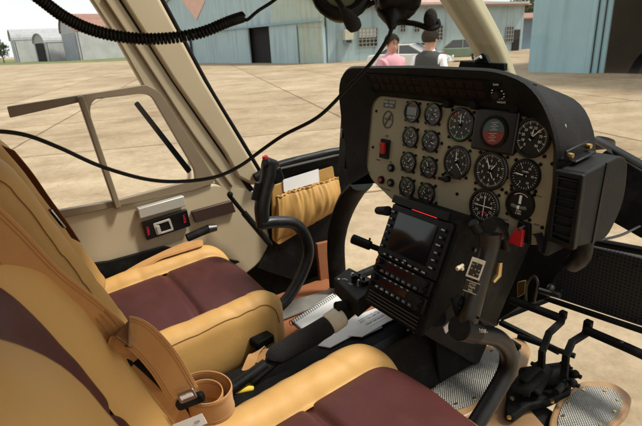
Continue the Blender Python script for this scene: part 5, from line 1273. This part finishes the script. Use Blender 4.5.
# left seat harness with its steel tongue
h2 = thing('shoulder_harness', at(50, 205, x=-.80), 'reddish tan harness strap with steel tongue on the far side of the left seat', 'harness')
ribbon([at(8, 148, x=-.66), at(28, 172, x=-.70), at(45, 196, x=-.74), at(62, 219, x=-.76), at(76, 240, x=-.78)], .050, [Vector((1, .25, .25))]*5).build('shoulder_strap', mat('reddish webbing', (.40, .17, .05), .7, bump=.5, bscale=300), h2, bevel=.0008, smooth=True)
cc = at(58, 218, x=-.735); v1 = (at(66, 228, x=-.735)-at(51, 209, x=-.735)).normalized(); v2 = Vector((1, .2, .3)); v2 = (v2-v1*v2.dot(v1)).normalized()
MB().prism(rpoly(quad(cc, v1, v2, .072, .026), .005, 3), v1.cross(v2)*.006).build('steel_tongue', 'metal', h2, bevel=.0015)
MB().prism(quad(cc-v1.cross(v2)*.001 if v1.cross(v2).dot(c_f) > 0 else cc+v1.cross(v2)*.0065, v1, v2, .05, .010), v1.cross(v2)*.0006).build('label_plate', 'blackm', h2)
for k in (-1, 1):
    pass
# belt buckle and orange webbing between the seats
o = thing('belt_end', at(255, 362, z=.90), 'orange tan belt end with a steel clip between the seat cushions', 'seat belt')
ribbon([at(246, 372, z=.90), at(254, 355, z=.93), at(262, 350, z=.92), at(258, 366, z=.90)], .03, [Vector((0, 1, .2))]*4).build('webbing', 'web', o, bevel=.0006)
MB().tube([at(262, 352, z=.90), at(290, 346, z=.90)], [.008, .006], 10).box(at(272, 351, z=.90), (.03, .05, .008)).build('steel_clip', 'metal', o, smooth=True)

# ------------------------------------------------------------------ collective lever between the seats
cv = thing('collective_lever', at(240, 385, x=-.2), 'black collective lever with foam grip, cream ring and switch head', 'lever')
C = lambda a_, b_: at(a_, b_, x=-.2)
MB().tube([C(205, 405), C(240, 383), C(266, 364)], [.016, .017, .017], 16).build('lever_tube', 'black', cv, smooth=True)
MB().tube(spline([C(250, 380), C(272, 362), C(284, 352)], 4), [.020]*9, 14, flat=.8).build('lever_sleeve', 'blackm', cv, smooth=True)
gp2 = MB().tube(spline([C(274, 358), C(278, 354), C(305, 339), C(326, 326.5), C(331, 323)], 5), lerps([.024, .030, .031, .031, .026], 5), 22).build('foam_grip', 'foam', cv, smooth=True)
ax = (C(340, 318)-C(324, 328)).normalized()
MB().tube([C(328, 325), C(330, 323.5), C(340, 316.5), C(342, 315)], [.030, .0335, .0335, .030], 28).build('throttle_ring', 'ring', cv, bevel=.002)
MB().tube([C(341, 316), C(352, 307), C(362, 300)], [.024, .023, .024], 18).build('neck', 'blackm', cv, smooth=True)
MB().tube([C(336, 307), C(352, 303)], [.016, .014], 14).build('neck_boss', 'blackm', cv, bevel=.003)
hz_ = 1.088
tops = [at(333.5, 277.5, z=hz_), at(349, 267, z=hz_), at(381, 282.5, z=hz_), at(357.5, 301, z=hz_)]
hd_ = MB().prism([p+Vector((0, 0, -.058)) for p in tops], (0, 0, .058)).build('switch_head', 'hood', cv, bevel=.006, seg=3)
ctop = sum(tops, Vector())/4
e1_ = (tops[2]-tops[1]).normalized(); e2_ = (tops[1]-tops[0]).normalized(); e2_ = (e2_-e1_*e1_.dot(e2_)).normalized()
def HT(a_, b_, h_=0): return ctop+e1_*a_+e2_*b_+Vector((0, 0, h_))
MB().tube([HT(.0, .004, 0), HT(.0, .004, .010)], [.015, .013], 16).build('hat_switch_base', 'blackm', hd_, bevel=.002)
MB().box(HT(0, .004, .016), (.009, .034, .012), Matrix.Rotation(math.atan2(e1_.y, e1_.x), 3, 'Z')).box(HT(0, .004, .017), (.030, .009, .010), Matrix.Rotation(math.atan2(e1_.y, e1_.x), 3, 'Z')).build('hat_switch', 'black', hd_, bevel=.003)
for a_, b_ in ((-.012, .020), (.026, -.010), (.022, .016)):
    MB().tube([HT(a_, b_, 0), HT(a_, b_, .007), HT(a_+.003, b_, .020)], [.006, .005, .0035], 10).build('toggle', 'metal' if a_ > .023 else 'black', hd_, smooth=True)
MB().box(HT(.034, .012, .006), (.018, .026, .012), Matrix.Rotation(math.atan2(e1_.y, e1_.x), 3, 'Z')).build('rocker', 'black', hd_, bevel=.003)
l3 = MB()
for s, a_, b_ in (('RDR', -.036, .020), ('LDG', -.030, -.012), ('LT', -.036, -.018), ('EXT', .004, -.022), ('FLOAT', .014, .034), ('ON', -.006, .030)):
    text_mb(s, .0085, frame(HT(a_, b_, .0008), e1_, e2_), l3)
l3.build('lettering', 'white', hd_)
MB().tube([HT(-.045, -.028, 0), HT(-.045, -.028, .002)], [.004, .004], 10).tube([HT(.045, .03, 0), HT(.045, .03, .002)], [.004, .004], 10).tube([HT(-.045, .03, 0), HT(-.045, .03, .002)], [.004, .004], 10).each('screw', 'metal', hd_)
MB().box(at(262, 340, z=.90), (.045, .07, .03), Matrix.Rotation(rad(8), 3, 'Z')).build('friction_block', 'blackm', cv, bevel=.006)

# ------------------------------------------------------------------ cyclic sticks
def cyc(xp, grip, stick, gr_, sr, label, right):
    g_ = [at(a_, b_, x=xp) for a_, b_ in grip]; s_ = [at(a_, b_, x=xp) for a_, b_ in stick]
    r = thing('cyclic_stick', s_[-1], label, 'control stick', 'cyclic control sticks')
    P = spline(g_, 6); rr5 = lerps(gr_, 6)
    gm = MB().tube(P, rr5, 22, flat=.82).build('grip', 'gripm', r, smooth=True)
    MB().tube(spline(s_, 8), sr, 18).build('stick', 'gripm', r, smooth=True)
    return r, gm, g_, s_
cr_, cg, g_, s_ = cyc(.22, [(491, 232), (489, 248), (483, 268), (477, 288), (470, 312), (467, 326)], [(464, 322), (478, 333), (497, 338), (508, 352), (506, 372), (492, 398), (476, 424)], [.029, .0255, .024, .025, .027, .025], .0235, 'black curved cyclic stick before the near seat with placards on its grip', True)
MB().lathe([(.0001, .010), (.018, .010), (.021, .006), (.026, -.004), (.030, -.016), (.028, -.03)], 24, frame(at(491, 227, x=.215), (1, .2, 0), (0, .55, .8))).build('trigger_dome', 'gripm', cg, smooth=True)
MB().tube([at(473, 222, x=.205), at(479, 231, x=.21)], [.012, .014], 14).build('hat_switch', 'black', cg, bevel=.003)
MB().box(at(503, 240, x=.22), (.03, .02, .055), Matrix.Rotation(rad(20), 3, 'X')).build('side_switch_block', 'black', cg, bevel=.008)
MB().tube([at(500, 262, x=.23), at(498, 275, x=.23), at(493, 282, x=.23)], [.006, .008, .005], 10).build('trigger', 'brass', cg, smooth=True)
MB().tube(spline([at(468, 322, x=.20), at(459, 316, x=.20), at(455, 303, x=.20), at(460, 296, x=.20)], 5), .007, 10).build('guard_loop', 'blackm', cg, smooth=True)
MB().tube([at(463, 300, x=.20), at(456, 303, x=.20)], [.012, .011], 14).build('side_button', 'blackm', cg, bevel=.002)
MB().tube([at(463, 265, x=.205), at(457, 269, x=.205)], [.004, .005], 10).box(at(460.5, 268, x=.205), (.016, .006, .006)).build('small_toggle', 'ring', cg)
def facing(c): 
    z = (CAM-c).normalized(); z = Vector((.55, -.80, .22)).normalized(); x = Vector((0, 0, 1)).cross(z).normalized(); return x, z.cross(x)
for (px_, py_, sw, sh, txt) in ((476.5, 266, .030, .046, ('P R', '+', 'T M')), (472.5, 284, .030, .026, ('HYD', 'TRIM', 'REL'))):
    c = at(px_, py_, x=.2225); 
    gx, gy = facing(c); ax_ = (at(483, 262, x=.22)-at(473, 290, x=.22)).normalized(); gz_ = gx.cross(gy); gy = (ax_-gz_*ax_.dot(gz_)).normalized(); gx = gy.cross(gz_)
    c = c+gz_*.0262
    pm = MB().prism([c-gx*sw/2-gy*sh/2, c+gx*sw/2-gy*sh/2, c+gx*sw/2+gy*sh/2, c-gx*sw/2+gy*sh/2], gz_*.001).build('placard', 'ring' if sh > .03 else 'dial', cg)
    if sh > .03: MB().prism([c-gx*sw*.38-gy*sh*.40+gz_*.0011, c+gx*sw*.38-gy*sh*.40+gz_*.0011, c+gx*sw*.38+gy*sh*.30+gz_*.0011, c-gx*sw*.38+gy*sh*.30+gz_*.0011], gz_*.0003).build('inner_field', 'dial', pm)
    t4 = MB()
    if sh > .03:
        text_mb('COM', .008, frame(c+gy*sh*.40+gz_*.0016, gx, gy), t4)
        for dx, dy, s in ((0, .010, '^'), (0, -.014, 'v'), (-.008, -.002, '<'), (.008, -.002, '>'), (0, -.002, '+'), (-.008, .008, 'ICS'), (.008, -.010, 'VHF')): text_mb(s, .007 if len(s) == 1 else .004, frame(c+gx*dx+gy*dy+gz_*.0017, gx, gy), t4)
    else:
        for k, s in enumerate(txt): text_mb(s, .007, frame(c+gy*(.007-.0075*k)+gz_*.0013, gx, gy), t4)
        e_ = .0012
        t4.prism([c-gx*sw/2+gy*sh/2+gz_*.001, c+gx*sw/2+gy*sh/2+gz_*.001, c+gx*sw/2+gy*(sh/2-e_)+gz_*.001, c-gx*sw/2+gy*(sh/2-e_)+gz_*.001], gz_*.0004).prism([c-gx*sw/2-gy*sh/2+gz_*.001, c+gx*sw/2-gy*sh/2+gz_*.001, c+gx*sw/2-gy*(sh/2-e_)+gz_*.001, c-gx*sw/2-gy*(sh/2-e_)+gz_*.001], gz_*.0004)
    t4.build('lettering', 'ring', pm)
MB().tube([at(459, 327, x=.22), at(474, 331, x=.22)], [.031, .030], 22).build('clamp_collar', 'black', cr_, bevel=.003)
c = at(483, 331, x=.22); tz = (CAM-c).normalized()
text_mb('208-', .013, frame(c+tz*.066, c_r-c_u*.12, c_u), MB()).build('lettering', 'ring', cr_)
MB().tube(spline([at(478, 318, x=.245), at(486, 321, x=.245), at(496, 325, x=.245), at(499, 318, x=.245)], 4), .0028, 6).build('cable_clip', 'rubber', cr_, smooth=True)
cl_, cg2, g_, s_ = cyc(-.70, [(270, 164), (269, 175), (265, 190), (262, 208), (263, 226)], [(260, 224), (276, 222), (295, 224), (306, 238), (308, 256), (299, 280), (286, 300), (268, 316)], [.034, .034, .030, .030, .026], .0235, 'black cyclic stick with red button before the left seat', False)
MB().lathe([(.0001, .012), (.010, .010), (.012, .0)], 16, frame(at(265.5, 158.5, x=-.70), (1, 0, 0), (0, 1, .3))).build('red_button', 'redp', cg2, smooth=True)
MB().tube([at(264, 163, x=-.70), at(277, 166, x=-.70)], [.026, .020], 16).build('grip_head', 'black', cg2, bevel=.008, seg=3)
MB().box(at(276, 175, x=-.69), (.03, .05, .06), Matrix.Rotation(rad(15), 3, 'X')).build('trigger_block', 'black', cg2, bevel=.010, seg=3)
MB().tube([at(258, 183, x=-.69), at(254, 200, x=-.69)], [.012, .012], 10).build('side_ridge', 'black', cg2, smooth=True)

# ------------------------------------------------------------------ headsets and cords hanging from the roof
def coilpts(path, R0, turns, n=10):
    P = spline(path, 24); L_ = len(P); out = []
    tot = turns*n
    for i in range(tot+1):
        f = i/tot*(L_-1); k = min(int(f), L_-2); p = P[k].lerp(P[k+1], f-k); d = (P[k+1]-P[k]).normalized(); x = d.cross(Vector((0, 0, 1))).normalized(); y = d.cross(x)
        a_ = 2*math.pi*i/n; out.append(p+x*R0*math.cos(a_)+y*R0*math.sin(a_))
    return out
ck = thing('coiled_cord', T0(140, 38, .72), 'thick black coiled headset cord sagging across the top left', 'cord')
path = [T0(12, -22, .62), T0(40, -1, .64), T0(66, 18, .66), T0(95, 31, .68), T0(130, 38, .70), T0(165, 38.5, .72), T0(200, 33, .74), T0(228, 22, .76), T0(243, 17, .77)]
MB().tube(coilpts(path, .0062, 74, 12), .0027, 7).build('coil', 'rubber', ck, smooth=True)
MB().tube(spline([T0(243, 17, .77), T0(247, 20, .77), T0(258, 11, .77), T0(272, 2, .78), T0(290, -12, .78)], 6), .0026, 8).build('cord_tail', 'rubber', ck, smooth=True)
hs1 = thing('headset', T0(348, 8, .70), 'black headset with olive ear cup hanging from the roof', 'headset')
c = T0(341, -2, .74); zf = frame(c, c_r*.9-c_u*.25, c_u-c_f*.3)
MB().lathe([(.0001, .018), (.022, .018), (.032, .010), (.036, -.004), (.034, -.016), (.0001, -.018)], 24, zf).build('ear_cup', 'olive', hs1, smooth=True)
MB().tube([c+c_r*.036*math.cos(rad(k*15))+(c_u*.9)*.036*math.sin(rad(k*15))-c_f*.018 for k in range(25)], .010, 10).build('ear_pad', 'rubber', hs1, smooth=True)
mc = MB().tube(spline([T0(334, -6, .70), T0(340, 4, .69), T0(347, 16, .68)], 5), lerps([.004, .004, .006], 5), 10).build('mic_boom', 'rubber', hs1, smooth=True)
MB().tube(spline([T0(343, 9, .68), T0(347, 15, .68), T0(353, 24, .68), T0(356, 29, .68), T0(357, 31, .68)], 4), lerps([.004, .009, .0115, .009, .002], 4), 16).build('mic_windshield', 'foam', mc, smooth=True)
MB().tube(spline([T0(336, -14, .72), T0(360, -24, .74), T0(385, -22, .75)], 6), .009, 10).build('headband', 'rubber', hs1, smooth=True)
hs2 = thing('headset', T0(400, 6, .72), 'larger black headset with curved mic boom hanging above the panel', 'headset')
MB().sphere(T0(397, -4, .74), .041, 24, (1, .85, .95)).build('ear_cup', 'black', hs2, smooth=True)
MB().tube([T0(378, -8, .72), T0(420, -10, .72)], [.03, .03], 20).build('ear_pad', 'rubber', hs2, bevel=.01, seg=3)
MB().tube(spline([T0(390, 10, .73), T0(392, 20, .72), T0(392, 29, .72)], 4), lerps([.020, .012, .005], 4), 14).build('cable_boot', 'rubber', hs2, smooth=True)
mb3 = MB().tube(spline([T0(390, 24, .72), T0(402, 22.5, .72), T0(416, 24, .71), T0(430, 28.5, .70), T0(438, 26, .70), T0(437, 20, .70)], 5), .0042, 10).build('mic_boom', 'rubber', hs2, smooth=True)
MB().sphere(T0(430.5, 19, .70), .0125, 16, (.8, .8, 1.15)).build('mic_windshield', 'foam', mb3, smooth=True)
MB().tube(spline([T0(352, 8, .73), T0(364, 7, .73), T0(374, 2, .73)], 4), .004, 8).build('headset_wire', 'rubber', hs2, smooth=True)
cd = MB().tube(spline([T0(392, 28, .72), T0(387, 40, .73), T0(372, 62, .75), T0(346, 90, .78), T0(318, 117, .80), T0(284, 135, .82), T0(262, 150, .83), T0(240, 166, .83), T0(215, 177, .82), T0(180, 181.5, .80), T0(145, 179, .77), T0(100, 166, .73), T0(60, 148, .69), T0(25, 135, .66), T0(-10, 131, .63), T0(-50, 132, .60)], 8), .0031, 9).build('headset_cord', 'rubber', smooth=True); cd.name = 'dangling_cord'
tag(cd, 'long thin black headset cord looping from the hanging headset across the cabin', 'cord')
# hooks that carry the headsets, just above the picture
MB().tube([T0(395, -8, .74), T0(395, -8, .74)+Vector((-.01, -.02, 2.075-T0(395, -8, .74).z))], .005, 8).build('hanger', 'blackm', hs2); MB().tube([T0(341, -8, .74), T0(341, -8, .74)+Vector((-.01, -.02, 2.075-T0(341, -8, .74).z))], .005, 8).build('hanger', 'blackm', hs1)

# ------------------------------------------------------------------ light
w = bpy.data.worlds.new('World'); sc.world = w; w.use_nodes = True; nt = w.node_tree; bg = nt.nodes['Background']
sky = nt.nodes.new('ShaderNodeTexSky'); sky.sky_type = 'NISHITA'; sky.sun_disc = False
SUN_EL = 58; SUN_AZ = 38       # azimuth in degrees clockwise from +Y
sky.sun_elevation = rad(SUN_EL); sky.sun_rotation = rad(SUN_AZ); sky.dust_density = 4; sky.air_density = 1.2
# thin overcast veil: mix the blue sky with bright white cloud
tc = nt.nodes.new('ShaderNodeTexCoord'); n = nt.nodes.new('ShaderNodeTexNoise'); n.inputs['Scale'].default_value = 2.2; n.inputs['Detail'].default_value = 7
mp = nt.nodes.new('ShaderNodeMapping'); mp.inputs['Scale'].default_value = (1, 1, 3.5); nt.links.new(tc.outputs['Generated'], mp.inputs[0]); nt.links.new(mp.outputs[0], n.inputs['Vector'])
mr = nt.nodes.new('ShaderNodeMapRange'); mr.inputs['From Min'].default_value = .35; mr.inputs['From Max'].default_value = .65; mr.inputs['To Min'].default_value = .70; mr.inputs['To Max'].default_value = .95
nt.links.new(n.outputs['Fac'], mr.inputs['Value'])
mx = nt.nodes.new('ShaderNodeMix'); mx.data_type = 'RGBA'; nt.links.new(mr.outputs[0], mx.inputs['Factor']); nt.links.new(sky.outputs[0], mx.inputs['A']); mx.inputs['B'].default_value = (7.1, 7.2, 7.15, 1)
nt.links.new(mx.outputs['Result'], bg.inputs['Color']); bg.inputs['Strength'].default_value = .12
sl_ = bpy.data.lights.new('sun', 'SUN'); sl_.energy = 3.0; sl_.angle = rad(8); sl_.color = (1, .95, .86)
so = bpy.data.objects.new('sun', sl_); COL.objects.link(so)
dv = Vector((math.sin(rad(SUN_AZ))*math.cos(rad(SUN_EL)), math.cos(rad(SUN_AZ))*math.cos(rad(SUN_EL)), math.sin(rad(SUN_EL))))
so.rotation_euler = dv.to_track_quat('Z', 'Y').to_euler(); so.location = (0, 0, 30)
vs_ = sc.view_settings; vs_.view_transform = 'Standard'; vs_.look = 'None'; vs_.gamma = 1; vs_.exposure = .4; vs_.use_curve_mapping = False
sc.render.engine = 'CYCLES'; sc.cycles.max_bounces = 8; sc.cycles.transparent_max_bounces = 12
